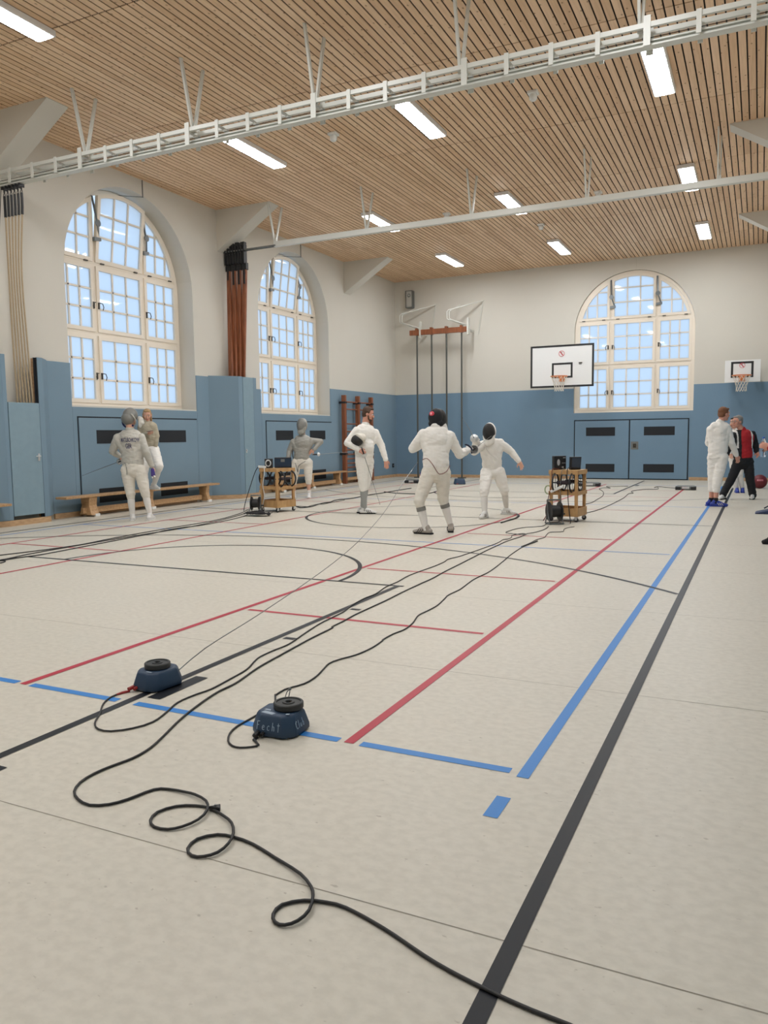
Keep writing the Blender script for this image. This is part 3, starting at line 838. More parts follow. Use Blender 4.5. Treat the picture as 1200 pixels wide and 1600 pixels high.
# ---- basketball hoops
def prohib_sign(par, c, r, yy):
    s = MB()
    s.band([(c[0]+r*math.cos(2*PI*k/32), c[1]+r*math.sin(2*PI*k/32)) for k in range(32)], [(c[0]+r*.86*math.cos(2*PI*k/32), c[1]+r*.86*math.sin(2*PI*k/32)) for k in range(32)], lambda u, v, t_: (u, yy-t_, v), 0, 0.003)
    q = r*0.62
    s.prism([(c[0]-q-.008, c[1]+q), (c[0]-q+.012, c[1]+q+.008), (c[0]+q+.008, c[1]-q), (c[0]+q-.012, c[1]-q-.008)], lambda u, v, t_: (u, yy-t_, v), 0, 0.0035)
    so = s.build('sign', M['ink_red'], par, label='round red prohibition sign')
    f = MB()                                                       # figure hanging by one arm
    fn = lambda u, v, t_: (c[0]+u*r, yy-0.001-t_, c[1]+v*r)
    f.prism([(-.05, .05), (.13, .0), (.2, -.5), (.08, -.52)], fn, 0, .002); f.prism([(-.05, .05), (.05, .1), (-.1, .55), (-.2, .5)], fn, 0, .002)
    f.prism([(.02+.1*math.cos(2*PI*k/10), .2+.1*math.sin(2*PI*k/10)) for k in range(10)], fn, 0, .002); f.prism([(-.35, .5), (.25, .56), (.25, .62), (-.35, .56)], fn, 0, .002)
    f.build('pictogram', M['ink_black'], so)
def hoop(label, xc, yb_, z0, z1, hw, border, ih, iz0, iz1, rim_x, rim_z, wall_arm):
    t = thing('basketball_hoop', label, 'basketball hoop', (xc, yb_, z0), 'basketball hoops')
    b = MB(); b.box(xc-hw, xc+hw, yb_, yb_+0.03, z0, z1); b.build('backboard', M['board_white'], t, bevel=0.004)
    fn = lambda u, v, t_: (xc+u, yb_-t_, v)
    b = MB()
    w = 0.055
    if border: b.band([(-hw, z0), (hw, z0), (hw, z1), (-hw, z1)], [(-hw+w, z0+w), (hw-w, z0+w), (hw-w, z1-w), (-hw+w, z1-w)], fn, 0.0, 0.004)
    cx = rim_x-xc
    b.band([(cx-ih, iz0), (cx+ih, iz0), (cx+ih, iz1), (cx-ih, iz1)], [(cx-ih+w, iz0+w), (cx+ih-w, iz0+w), (cx+ih-w, iz1-w), (cx-ih+w, iz1-w)], fn, 0.0, 0.004)
    b.build('marking', M['ink_black'], t)
    # rim, neck, net
    ry = yb_-0.16-0.225
    b = MB(); b.tube([(rim_x+0.235*math.cos(a), ry+0.235*math.sin(a), rim_z) for a in [2*PI*k/36 for k in range(36)]], 0.012, 8, True)
    b.box(rim_x-0.08, rim_x+0.08, yb_-0.012, yb_-0.001, rim_z-0.14, rim_z+0.02)
    b.hexa([(rim_x-0.05, ry+0.22, rim_z-0.13), (rim_x+0.05, ry+0.22, rim_z-0.13), (rim_x+0.08, yb_-.005, rim_z-0.13), (rim_x-0.08, yb_-.005, rim_z-0.13), (rim_x-0.06, ry+0.22, rim_z+0.005), (rim_x+0.06, ry+0.22, rim_z+0.005), (rim_x+0.08, yb_-.005, rim_z+0.005), (rim_x-0.08, yb_-.005, rim_z+0.005)])
    b.build('rim', M['orange'], t, smooth=True)
    b = MB()
    n = 12
    lv = [(0.225, -0.015), (0.19, -0.10), (0.155, -0.19), (0.13, -0.28), (0.125, -0.36), (0.13, -0.42)]
    for i in range(n):
        for sg in (1, -1):
            pts = []
            for j, (rr, zz) in enumerate(lv):
                a = 2*PI*(i+sg*j*0.5)/n
                pts.append((rim_x+rr*math.cos(a), ry+rr*math.sin(a), rim_z+zz))
            b.tube(pts, 0.0055, 4)
    b.build('net', M['net'], t)
    b = MB()
    if wall_arm:
        for sx in (-0.5, 0.5):
            b = MB(); b.tube([(xc+sx, yb_+0.03, z0+0.25), (xc+sx*0.7, YF-0.03, z0+0.25)], 0.03, 8); b.tube([(xc+sx, yb_+0.03, z1-0.25), (xc+sx*0.7, YF-0.03, z1-0.25)], 0.03, 8)
            b.tube([(xc+sx, yb_+0.03, z1-0.25), (xc+sx*0.7, YF-0.03, z0+0.25)], 0.02, 8); b.build('support_arm', M['white_metal'], t)
    else:
        for sx in (-0.28, 0.28):
            for zz in (z0+0.12, z1-0.12):
                b = MB(); b.box(xc+sx-0.03, xc+sx+0.03, yb_+0.03, YF-0.022, zz-0.03, zz+0.03); b.build('support_arm', M['white_metal'], t)
    return t
t = hoop('large basketball hoop with black bordered board in front of the far window', -5.225, 22.8, 2.70, 3.91, 0.915, True, 0.30, 2.965, 3.40, -5.21, 2.99, True)
prohib_sign(t, (-5.23, 3.66), 0.085, 22.796)
b = MB(); b.box(-4.74, -4.64, 22.793, 22.799, 3.36, 3.39); b.box(-4.735, -4.66, 22.793, 22.799, 3.33, 3.345); b.build('maker_label', M['ink_black'], t)
t = hoop('small white basketball hoop at the right of the far window', -0.475, 23.2, 2.68, 3.265, 0.435, False, 0.275, 2.80, 3.225, -0.485, 2.835, False)
prohib_sign(t, (-0.485, 3.12), 0.07, 23.196)

# ---- wall bars
t = thing('wall_bars', 'brown wooden wall bars on the left wall near the far corner', 'wall bars', (-10.8, 20.7, 0))
for y in (19.83, 20.68, 21.55):
    b = MB(); b.box(-10.84, -10.72, y-0.05, y+0.05, 0.0, 2.54); b.build('upright', M['redwood'], t, bevel=0.008)
    for z in (2.33, 0.86):
        b = MB(); b.box(-10.93, -10.84, y-0.04, y+0.04, z-0.03, z+0.03); b.box(-10.85, -10.71, y-0.058, y+0.058, z-0.025, z+0.025); b.build('bracket', M['black'], t)
for ya, yb2 in ((19.83, 20.68), (20.68, 21.55)):
    for z in (2.35, 2.14, 1.72, 1.5, 1.3, 1.1, 0.97, 0.84, 0.71, 0.58, 0.46, 0.33):
        b = MB(); b.tube([(-10.77, ya+0.03, z), (-10.77, yb2-0.03, z)], 0.019, 8); b.build('rung', M['beech'] if z < 0.35 else M['redwood'], t, smooth=True)
b = MB(); b.box(-10.82, -10.74, 19.88, 21.5, 0.09, 0.17); b.build('bottom_rail', M['beech'], t)

# ---- socket low on the left wall
s_ = thing('wall_socket', 'small dark wall socket low on the left wall in the far corner', 'socket', (XW+0.025, 23.4, 0.4), kind=None)
b = MB(); b.box(XW+0.024, XW+0.05, 23.36, 23.46, 0.32, 0.45); b.build('cover', M['gap'], s_)
b = MB(); b.lathe([(0, .028), (.02, .028), (.026, .022), (.026, 0), (0, 0)], 14, Matrix.Translation((XW+0.028, 23.41, 0.385)) @ Matrix.Rotation(PI/2, 4, 'Y')); b.build('insert', M['grey_metal'], s_)
# rope duct lines at the window heads
for i, yc in enumerate((W1, W2)):
    b = MB(); b.box(XW, XW+0.012, yc+0.30, yc+0.32, 6.02, ZC); b.tube([(XW+0.004, yc+0.31, 6.03), (XW-0.36, yc-0.05, 6.02)], 0.007, 6)
    props(b.build('window_cable', M['grey_metal']), ('thin grey cable duct above the nearer left window', 'thin grey cable duct above the further left window')[i], 'cable duct', 'cable ducts above the windows')
b = MB(); b.box(WF+0.04, WF+0.06, YF-0.012, YF, 6.0, ZC)
props(b.build('window_cable', M['wall']), 'thin pale cable duct above the far window', 'cable duct', 'cable ducts above the windows')

# ================================================================== BENCHES
def bench(label, y0, y1, xc=-10.72):
    t = thing('gym_bench', label, 'bench', (xc, (y0+y1)/2, 0), 'long gym benches along the left wall')
    w = 0.13
    b = MB(); b.box(xc-w, xc+w, y0, y1, 0.345, 0.385); b.build('seat_board', M['beech'], t, bevel=0.008)
    b = MB(); b.box(xc-0.03, xc+0.03, y0+0.45, y1-0.5, 0.06, 0.16); b.build('balance_beam', M['beech'], t, bevel=0.006)
    for y in ((y0+0.66 if y0 > 9 and y0 < 10 else y0+0.42), y1-0.38)+(((y0+y1)/2,) if y1-y0 > 3 else ()):
        b = MB(); b.prism([(-0.15, 0.03), (0.15, 0.03), (0.115, 0.10), (0.09, 0.20), (0.11, 0.345), (-0.11, 0.345), (-0.09, 0.20), (-0.115, 0.10)], lambda u, v, t_: (xc+u, t_, v), y-0.13 if y < (y0+y1)/2-.1 else y-0.05, y+0.05)
        lg = b.build('leg', M['beech'], t, bevel=0.006)
        for s in (-1, 1):
            b = MB(); b.box(xc+s*0.13-0.028, xc+s*0.13+0.028, y-0.05, y+0.055, 0, 0.05)
            b.build('foot', M['white_pl'], lg, bevel=0.006)
bench('long beech bench under the nearer left window, a fencer standing in front', 9.56, 13.76)
bench('beech bench beside the wall bars, behind the masked fencer', 15.9, 19.62)
bench('beech bench whose end enters the photo at the left edge', 4.4, 8.38, -10.58)

# ================================================================== THINGS ON THE FLOOR
def zrot(o, a): o.rotation_euler = (0, 0, a)

# ---- trolleys with cable drums: x = long side, y = short side, corner (0, 0) nearest the camera
def trolley(label, loc, ang):
    t = thing('equipment_trolley', label, 'trolley', (0, 0, 0), 'wooden equipment trolleys')
    Lx, Ly, H = 0.40, 0.40, 0.80
    zw = 0.085
    for x in (0, Lx):
        for y in (0, Ly):
            b = MB(); b.box(x-0.022, x+0.022, y-0.022, y+0.022, zw, H-0.02); b.build('post', M['trolley'], t, bevel=0.003)
    def rim(z0, z1, shelf, nm):
        b = MB()
        b.box(-0.03, Lx+0.03, -0.034, -0.022, z0, z1); b.box(-0.03, Lx+0.03, Ly+0.022, Ly+0.034, z0, z1)
        b.box(-0.034, -0.022, -0.03, Ly+0.03, z0, z1); b.box(Lx+0.022, Lx+0.034, -0.03, Ly+0.03, z0, z1)
        if shelf: b.box(-0.02, Lx+0.02, -0.02, Ly+0.02, z0+0.01, z0+0.025)
        b.build(nm, M['trolley'], t)
    rim(0.085, 0.215, True, 'bottom_tray'); rim(0.415, 0.475, True, 'middle_shelf')
    rim(0.735, 0.785, False, 'top_rim')
    b = MB(); b.box(-0.034, Lx+0.034, -0.034, Ly+0.034, 0.785, 0.80); b.build('table_top', M['trolley'], t, bevel=0.003)
    for x in (0.0, Lx):
        for y in (0.0, Ly):
            b = MB(); b.lathe([(0, -.014), (0.034, -.014), (0.037, 0), (0.034, .014), (0, .014)], 16, Matrix.Translation((x, y, 0.037)) @ Matrix.Rotation(PI/2, 4, 'X'))
            w_ = b.build('caster', M['black'], t, smooth=True)
            b = MB(); b.box(x-0.02, x+0.02, y-0.022, y-0.017, 0.03, 0.086); b.box(x-0.02, x+0.02, y+0.017, y+0.022, 0.03, 0.086); b.box(x-0.025, x+0.025, y-0.025, y+0.025, 0.078, 0.0865); b.build('fork', M['steel'], w_)
    for y in (0.0, Ly):                                            # two drums, axles along x borne by the end posts
        b = MB(); b.tube([(-0.03, y, 0.605), (Lx+0.03, y, 0.605)], 0.010, 8); ax = b.build('drum_axle', M['black'], t)
        for x in (-0.06 if False else 0.065, Lx-0.065):
            b = MB(); b.tube([(x, y+0.142*math.cos(a), 0.605+0.142*math.sin(a)) for a in [2*PI*k/30 for k in range(30)]], 0.014, 8, True)
            for a in (PI/2,): b.tube([(x, y-0.14*math.cos(a), 0.605-0.14*math.sin(a)), (x, y+0.14*math.cos(a), 0.605+0.14*math.sin(a))], 0.004, 6)
            b.build('drum_rim', M['black'], ax, smooth=True)
        b = MB(); b.lathe([(0, 0.09), (0.026, 0.09), (0.03, 0.12), (0.03, Lx-0.12), (0.026, Lx-0.09), (0, Lx-0.09)], 18, Matrix.Translation((0, y, 0.605)) @ Matrix.Rotation(PI/2, 4, 'Y')); b.build('cable_winding', M['hub'], ax, smooth=True)
    t.location = loc; zrot(t, ang)
    OFF[t.name] = V((0, 0, 0))
    return t
# orientation: first axis from the near corner to the right-hand corner
T1 = V((-7.855, 11.86, 0)); A1 = R(76)
trolley('wooden trolley on casters at left carrying two black scoring boxes, a masked fencer behind it', T1, A1)
T2 = V((-2.914, 12.087, 0)); A2 = R(-6)
trolley('wooden trolley on casters at right carrying a black box and a tilted screen', T2, A2)
def on_trolley(T, A, x, y, z):
    c, s = math.cos(A), math.sin(A)
    return V((T.x+x*c-y*s, T.y+x*s+y*c, T.z+z))

# ---- scoring boxes
def sbox(label, loc, ang, w, d, h, tilt=0.0):
    t = thing('scoring_box', label, 'scoring box', (0, 0, 0), 'fencing scoring boxes')
    b = MB(); b.hexa([(-w/2, -d/2, 0), (w/2, -d/2, 0), (w/2, d/2, 0), (-w/2, d/2, 0), (-w/2, -d/2+tilt, h), (w/2, -d/2+tilt, h), (w/2, d/2+tilt*0.6, h), (-w/2, d/2+tilt*0.6, h)])
    b.build('casing', M['black'], t, bevel=0.006)
    return t
c25 = 0.4487
t = sbox('small black box with a grey ring lead at the left end of the left trolley', None, 0, 0.15, 0.20, 0.17)
b = MB(); b.tube([(-0.01+0.045*math.cos(a), -0.112+0.01*math.sin(a*2), 0.09+0.055*math.sin(a)) for a in [2*PI*k/24 for k in range(24)]], 0.011, 8, True); b.build('ring_lead', M['steel'], t, smooth=True)
t.location = on_trolley(T1, A1, 0.2, 0.2, 0.80)+V((math.cos(R(33.6)), math.sin(R(33.6)), 0))*-0.15; zrot(t, R(33))
t = sbox('long black scoring box on the right of the left trolley', None, 0, 0.31, 0.16, 0.19)
b = MB(); b.box(-0.145, 0.145, -0.086, -0.079, 0.02, 0.17); pn = b.build('front_panel', M['screen'], t)
b = MB(); b.box(-0.04, 0.03, -0.09, -0.085, 0.11, 0.16); b.build('display', M['grey_metal'], pn)
b = MB()
for i in range(6): b.box(-0.12+0.04*i, -0.105+0.04*i, -0.089, -0.085, 0.04, 0.05)
b.build('lamp_row', M['vent'], pn)
t.location = on_trolley(T1, A1, 0.2, 0.2, 0.80)+V((math.cos(R(33.6)), math.sin(R(33.6)), 0))*0.11; zrot(t, R(33))
t = sbox('flat upright black box with a silver disc on the right trolley', None, 0, 0.21, 0.07, 0.215)
b = MB(); b.lathe([(0, 0.0), (0.05, 0.0), (0.05, 0.004), (0, 0.004)], 24, Matrix.Translation((-0.03, -0.036, 0.115)) @ Matrix.Scale(0.5, 4, (1, 0, 0)) @ Matrix.Rotation(PI/2, 4, 'X')); b.build('disc', M['steel'], t, smooth=True)
b = MB(); b.box(0.03, 0.09, -0.039, -0.034, 0.10, 0.108); b.box(0.05, 0.09, -0.039, -0.034, 0.18, 0.192); b.box(0.03, 0.06, -0.04, -0.034, 0.03, 0.05); b.build('marking', M['steel'], t)
t.location = on_trolley(T2, A2, 0.2, 0.2, 0.80)+V((math.cos(R(12.7)), math.sin(R(12.7)), 0))*-0.14; zrot(t, 0.75)
t = sbox('black box with a tilted dark screen at the right end of the right trolley', None, 0, 0.16, 0.09, 0.20, -0.035)
b = MB(); b.hexa([(-0.07, -0.053, 0.03), (0.066, -0.053, 0.03), (0.066, -0.046, 0.03), (-0.07, -0.046, 0.03), (-0.07, -0.082, 0.185), (0.066, -0.082, 0.185), (0.066, -0.075, 0.185), (-0.07, -0.075, 0.185)]); b.build('screen', M['screen'], t)
t.location = on_trolley(T2, A2, 0.2, 0.2, 0.80)+V((math.cos(R(12.7)), math.sin(R(12.7)), 0))*0.10; zrot(t, 0.55)
# power strips
def pstrip(label, a, b_):
    t = thing('power_strip', label, 'power strip', tuple(a), 'white power strips on the trolleys')
    m = MB(); m.beam(a, b_, 0.055, 0.04); m.build('body', M['white_pl'], t, bevel=0.006)
    m = MB(); d = (V(b_)-V(a)).normalized()
    for k in range(3):
        p = V(a).lerp(V(b_), 0.2+0.3*k)+V((0, 0, 0.021)); m.lathe([(0, 0), (.018, 0), (.018, .002), (0, .002)], 14, Matrix.Translation(p))
    m.build('socket', M['black'], t)
    return t
pstrip('white power strip hanging over the left corner of the left trolley', on_trolley(T1, A1, -0.035, 0.43, 0.828), on_trolley(T1, A1, -0.02, 0.26, 0.822))
pstrip('white power strip lying tilted on the middle shelf of the right trolley', on_trolley(T2, A2, 0.02, -0.075, 0.465), on_trolley(T2, A2, 0.21, -0.075, 0.555))
# hanging leads on the trolleys
def lead(label, pts, mat_, r=0.007, grp='hanging trolley leads'):
    b = MB(); b.tube(spline(pts, 0.05), r, 6)
    props(b.build('lead', mat_, smooth=True), label, 'lead', grp)
P1_ = lambda x, y, z: on_trolley(T1, A1, x, y, z)
P2_ = lambda x, y, z: on_trolley(T2, A2, x, y, z)
lead('white lead hanging down the left side of the left trolley', [P1_(-0.045, 0.28, 0.83), P1_(-0.06, 0.26, 0.70), P1_(-0.055, 0.32, 0.5), P1_(-0.05, 0.29, 0.3), P1_(-0.06, 0.34, 0.1), P1_(-0.10, 0.36, 0.011)], M['white_pl'])
lead('black lead running from the left trolley top down to the cable reel beside it', [P1_(-0.05, 0.42, 0.83), P1_(-0.06, 0.50, 0.75), P1_(-0.1, 0.62, 0.45), P1_(-0.14, 0.72, 0.16), P1_(-0.2, 0.70, 0.01)], M['rubber'])
lead('black lead hanging from the screen box down the front of the right trolley', [P2_(0.27, 0.11, 0.83), P2_(0.27, -0.05, 0.815), P2_(0.28, -0.06, 0.55), P2_(0.30, -0.06, 0.25), P2_(0.36, -0.14, 0.012), P2_(0.38, -0.22, 0.01)], M['rubber'])
lead('thin grey lead hanging in the middle of the right trolley', [P2_(0.19, 0.10, 0.81), P2_(0.19, -0.05, 0.81), P2_(0.165, -0.056, 0.6), P2_(0.165, -0.056, 0.3), P2_(0.165, -0.056, 0.22)], M['grey_metal'], 0.005)
lead('reddish lead hanging at the left corner of the right trolley', [P2_(0.08, 0.12, 0.81), P2_(0.03, -0.05, 0.81), P2_(0.03, -0.055, 0.6), P2_(-0.03, -0.055, 0.35), P2_(-0.045, -0.06, 0.12), P2_(-0.09, -0.10, 0.012)], mat('red brown cable', (110, 58, 44), 0.6))
b = MB(); b.tube([P2_(-0.06+0.05*math.cos(a), 0.02, 0.49+0.065*math.sin(a)) for a in [2*PI*k/24 for k in range(24)]], 0.010, 6, True)
props(b.build('cable_loop', mat('pale green cable', (150, 168, 130), 0.6), smooth=True), 'pale green loop of cable hanging at the left edge of the right trolley', 'cable loop')

# ---- cable reels on steel stands
def cable_reel(label, loc, ang, rad, width):
    t = thing('cable_reel', label, 'cable reel', (0, 0, 0), 'black cable reels on the floor')
    zc = rad+0.045
    rot = Matrix.Translation((0, 0, zc)) @ Matrix.Rotation(PI/2, 4, 'Y')
    for s in (-1, 1):
        b = MB(); b.lathe([(0, -.006), (rad*0.96, -.006), (rad, 0), (rad*0.96, .006), (rad*.4, .010), (0, .012)], 28, Matrix.Translation((s*width/2, 0, 0)) @ rot); b.build('flange', M['black'], t, smooth=True)
    b = MB(); b.lathe([(0, -width/2+.008), (rad*0.58, -width/2+.008), (rad*0.64, -width*.2), (rad*0.6, width*.2), (rad*0.6, width/2-.008), (0, width/2-.008)], 24, rot); b.build('wound_cable', M['rubber'], t, smooth=True)
    b = MB(); w = width/2+0.022
    for s in (-1, 1):
        b.tube(spline([(s*w, -0.10, 0.012), (s*w, 0.10, 0.012)], 0.05), 0.010, 8); b.tube([(s*w, -0.09, 0.012), (s*w, 0, zc), (s*w, 0.09, 0.012)], 0.009, 8)
        b.tube([(s*w, 0, zc), (s*w, 0.03, zc+rad+0.02)], 0.009, 8)
    for y in (-0.10, 0.10): b.tube([(-w, y, 0.012), (w, y, 0.012)], 0.010, 8)
    b.tube([(-w, 0.03, zc+rad+0.02), (w, 0.03, zc+rad+0.02)], 0.013, 8); b.tube([(-w, 0, zc), (w, 0, zc)], 0.012, 8)
    b.build('stand', M['grey_metal'], t, smooth=True)
    b = MB(); b.tube([(w+.01, 0.0, zc-rad*.3), (w+.06, 0.0, zc-rad*.3)], 0.012, 8); b.build('crank_handle', M['black'], t)
    t.location = loc; zrot(t, ang)
    return t
cable_reel('large black cable reel on a steel stand in front of the right trolley', (-2.77, 11.70, 0), R(35), 0.15, 0.17)
cable_reel('black cable reel in a grey frame left of the left trolley', (-8.22, 11.70, 0), R(20), 0.125, 0.14)
# black cloth
b = MB()
nx, ny = 22, 10
for j in range(ny+1):
    for i in range(nx+1):
        u, v = i/nx, j/ny
        ed = 0.02*math.sin(9*u+4*v)+0.03*noise.noise(V((u*4, v*4, 1)))
        b.v.append((u*0.46-0.23+ed, v*0.26-0.13+0.04*math.sin(6*u)+ed, 0.012+max(0, 0.03+0.05*noise.noise(V((u*5, v*3, 3)))+0.06*math.exp(-((u-.58)**2+(v-.5)**2)*30))))
for j in range(ny):
    for i in range(nx):
        a = j*(nx+1)+i; b.f.append((a, a+1, a+nx+2, a+nx+1)); b.mi.append(0)
o = b.build('cloth', mat('black cloth', (24, 24, 26), 0.95), smooth=True, sharp=180)
sm = o.modifiers.new('thick', 'SOLIDIFY'); sm.thickness = 0.006; sm.offset = 1
o.location = (-7.83, 11.22, 0); zrot(o, 0.45); props(o, 'crumpled black cloth on the floor in front of the left trolley', 'cloth')

# ---- navy fencing reels with a weight disc on top
def octo(w, d, c, z, k=1.0): return [(x*k, y*k, z) for x, y in ((-w+c, -d), (w-c, -d), (w, -d+c), (w, d-c), (w-c, d), (-w+c, d), (-w, d-c), (-w, -d+c))]
def fencing_reel(label, loc, ang, w=0.115, d=0.145, h=0.105, disc=True, plug='red_plug'):
    t = thing('fencing_reel', label, 'fencing reel', (0, 0, 0), 'navy fencing reels')
    b = MB()
    rings = [octo(w, d, 0.045, 0.006), octo(w*1.0, d*1.0, 0.045, 0.03), octo(w*.86, d*.88, 0.045, h*0.86), octo(w*.80, d*.83, 0.045, h*0.97), octo(w*.72, d*.76, 0.045, h)]
    vs = [p for r_ in rings for p in r_]
    fs = [tuple(range(8))[::-1], tuple(range(32, 40))]
    for i in range(4):
        for k in range(8): fs.append((i*8+k, i*8+(k+1) % 8, i*8+8+(k+1) % 8, i*8+8+k))
    b.add(vs, fs); cs = b.build('casing', M['reel'], t, smooth=True, sharp=50, bevel=0.006)
    b = MB()
    for x in (-w+.03, w-.03):
        for y in (-d+.035, d-.035): b.lathe([(0, 0), (.012, 0), (.012, .012), (0, .012)], 10, Matrix.Translation((x, y, 0)))
    b.build('foot', M['black'], t)
    b = MB(); b.tube([(-w*.5, -d+0.0, 0.022), (-w*.5, -d-0.035, 0.018)], 0.011, 8); b.tube([(-w*.5+.025, -d+0.0, 0.022), (-w*.5+.025, -d-0.02, 0.018)], 0.009, 8); b.build('plug', M[plug], t, smooth=True)
    t.location = loc; zrot(t, ang)
    return t
def weight_disc(label, loc):
    t = thing('weight_disc', label, 'weight disc', (0, 0, 0), 'round iron weight discs')
    b = MB(); b.lathe([(0.016, 0.0), (0.066, 0.0), (0.07, 0.004), (0.07, 0.026), (0.066, 0.03), (0.058, 0.03), (0.055, 0.025), (0.03, 0.025), (0.027, 0.03), (0.018, 0.03), (0.016, 0.026), (0.016, 0.0)], 36); b.build('plate', M['iron'], t, smooth=True, sharp=35)
    b = MB(); b.lathe([(0.0, 0.001), (0.015, 0.001), (0.015, 0.027), (0.0128, 0.027), (0.0128, 0.003), (0.0, 0.003)], 20); b.build('bore', M['black'], t, smooth=True, sharp=35)
    t.location = loc
    return t
RA, RB = V((-2.955, 3.235, 0)), V((-1.970, 2.960, 0))
ra = fencing_reel('navy fencing reel further left, its wire running out to the fencers', RA, R(-8), 0.098, 0.125)
rb = fencing_reel('navy fencing reel nearest the camera, hand lettered in chalk', RB, R(4), 0.115, 0.110, plug='black')
weight_disc('round iron weight on top of the reel further left', RA+V((0.0, 0.0, 0.1065)))
weight_disc('round iron weight on top of the lettered reel', RB+V((0.03, 0.02, 0.1065)))
b = MB(); b.box(0.01, 0.05, -0.088, -0.077, 0.1052, 0.106); b.build('label_strip', M['tape'], ra)
# chalk words "Fecht Club" on the two near faces of reel B, tape on its top
LET = {'F': [[(0, 0), (0.05, 1)], [(0.05, 1), (0.6, 1.02)], [(0.02, .55), (.45, .58)]], 'e': [[(0.05, .3), (.5, .34), (.45, .52), (.22, .56), (.04, .35), (.1, .08), (.3, 0), (.52, .08)]],
       'c': [[(.5, .5), (.25, .56), (.05, .35), (.1, .08), (.3, 0), (.52, .08)]], 'h': [[(.05, 0), (.08, 1)], [(.07, .4), (.25, .55), (.42, .48), (.45, 0)]],
       't': [[(.25, -.05), (.25, 1)], [(0, .72), (.55, .75)]], 'C': [[(.65, .85), (.4, 1), (.1, .75), (.02, .4), (.15, .1), (.4, 0), (.65, .12)]], 'l': [[(.1, 0), (.12, 1)]],
       'u': [[(.05, .5), (.08, .1), (.25, 0), (.42, .1), (.45, .5)], [(.45, .5), (.47, 0)]], 'b': [[(.05, 1), (.06, 0)], [(.06, .4), (.28, .52), (.45, .3), (.35, .05), (.06, .02)]]}
def chalk(word, p0, du, dv, dn, size, gap, par):
    b = MB(); x = 0
    for ch in word:
        for st in LET[ch]:
            b.tube([V(p0)+du*((x+u*0.62)*size)+dv*(v*size)+dn*0.0012 for u, v in st], 0.0019, 5)
        x += gap if ch != 'l' else gap*.6
    b.build('chalk_writing', M['chalk'], par)
# reel faces in its own axes: near face y = -d, sloping inwards
sl = V((0, 0.0132, 0.060)).normalized()
chalk('Fecht', (-0.066, -0.1068, 0.036), V((1, 0, 0)), sl, V((0, -1, 0.25)).normalized(), 0.037, 0.70, rb)
s2 = V((-0.0161, 0, 0.060)).normalized()
chalk('Club', (0.1125, -0.058, 0.038), V((0, 1, 0)), s2, V((1, 0, 0.25)).normalized(), 0.036, 0.66, rb)
b = MB(); b.prism([(-0.062, -0.075), (0.002, -0.088), (0.012, -0.066), (-0.052, -0.052)], lambda u, v, t_: (u, v, 0.1052+t_), 0, 0.001); b.prism([(-0.066, -0.04), (-0.03, -0.045), (-0.035, -0.03), (-0.06, -0.028)], lambda u, v, t_: (u, v, 0.1052+t_), 0, 0.001)
b.prism([(0.062, -0.07), (0.078, -0.066), (0.074, -0.05), (0.06, -0.054)], lambda u, v, t_: (u, v, 0.1052+t_), 0, 0.001); b.build('tape_patch', M['tape'], rb)
fencing_reel('small navy fencing reel on the floor near the far wall, between the two bouting fencers', (-7.5, 20.45, 0), 0.4, 0.16, 0.2, 0.15)
# connectors beside reel B and spare three-pin plug
t = thing('cable_plug', 'black plug with a bare metal loop leaning at the back of the lettered reel', 'plug', (-2.06, 3.13, 0))
b = MB(); b.tube([(-2.09, 3.075, 0.018), (-2.06, 3.13, 0.065)], 0.016, 10); b.build('body', M['black'], t, smooth=True)
b = MB(); b.tube(spline([(-2.062, 3.126, 0.065), (-2.06, 3.15, 0.11), (-2.045, 3.155, 0.125), (-2.04, 3.14, 0.10), (-2.055, 3.132, 0.064)], 0.02), 0.0025, 6); b.ell((-2.045, 3.156, 0.128), (0.008, 0.008, 0.008)); b.build('loop', M['grey_metal'], t, smooth=True)

# ---- flat reels and boxes at the far end of the pistes
def flat_box(label, c, ang, w, d, h):
    t = thing('floor_reel', label, 'fencing reel', (0, 0, 0), 'flat reels at the far piste ends')
    b = MB(); b.box(-w/2, w/2, -d/2, d/2, 0.01, h); b.build('casing', M['grey_metal'], t, bevel=0.02)
    b = MB(); b.box(-w/2-0.03, -w/2+0.09, -d/2-0.02, d/2+0.02, 0.0, h*0.8); b.box(w/2-0.09, w/2+0.03, -d/2-0.02, d/2+0.02, 0, h*.8); b.build('end_block', M['black'], t, bevel=0.01)
    b = MB(); b.box(-w*.2, w*.2, -d/2-.006, -d/2+.004, h*.3, h*.8); b.build('plate', M['steel'], t)
    t.location = c; zrot(t, ang)
flat_box('flat grey fencing reel lying at the far end of the right red line', (-1.55, 19.75, 0), 0.05, 0.40, 0.22, 0.10)
flat_box('flat dark fencing reel at the far end of the middle red line', (-3.95, 20.5, 0), 0.1, 0.5, 0.25, 0.10)
flat_box('flat dark fencing reel lying far behind the standing fencer with the mask', (-9.0, 20.6, 0), 0.1, 0.34, 0.22, 0.10)

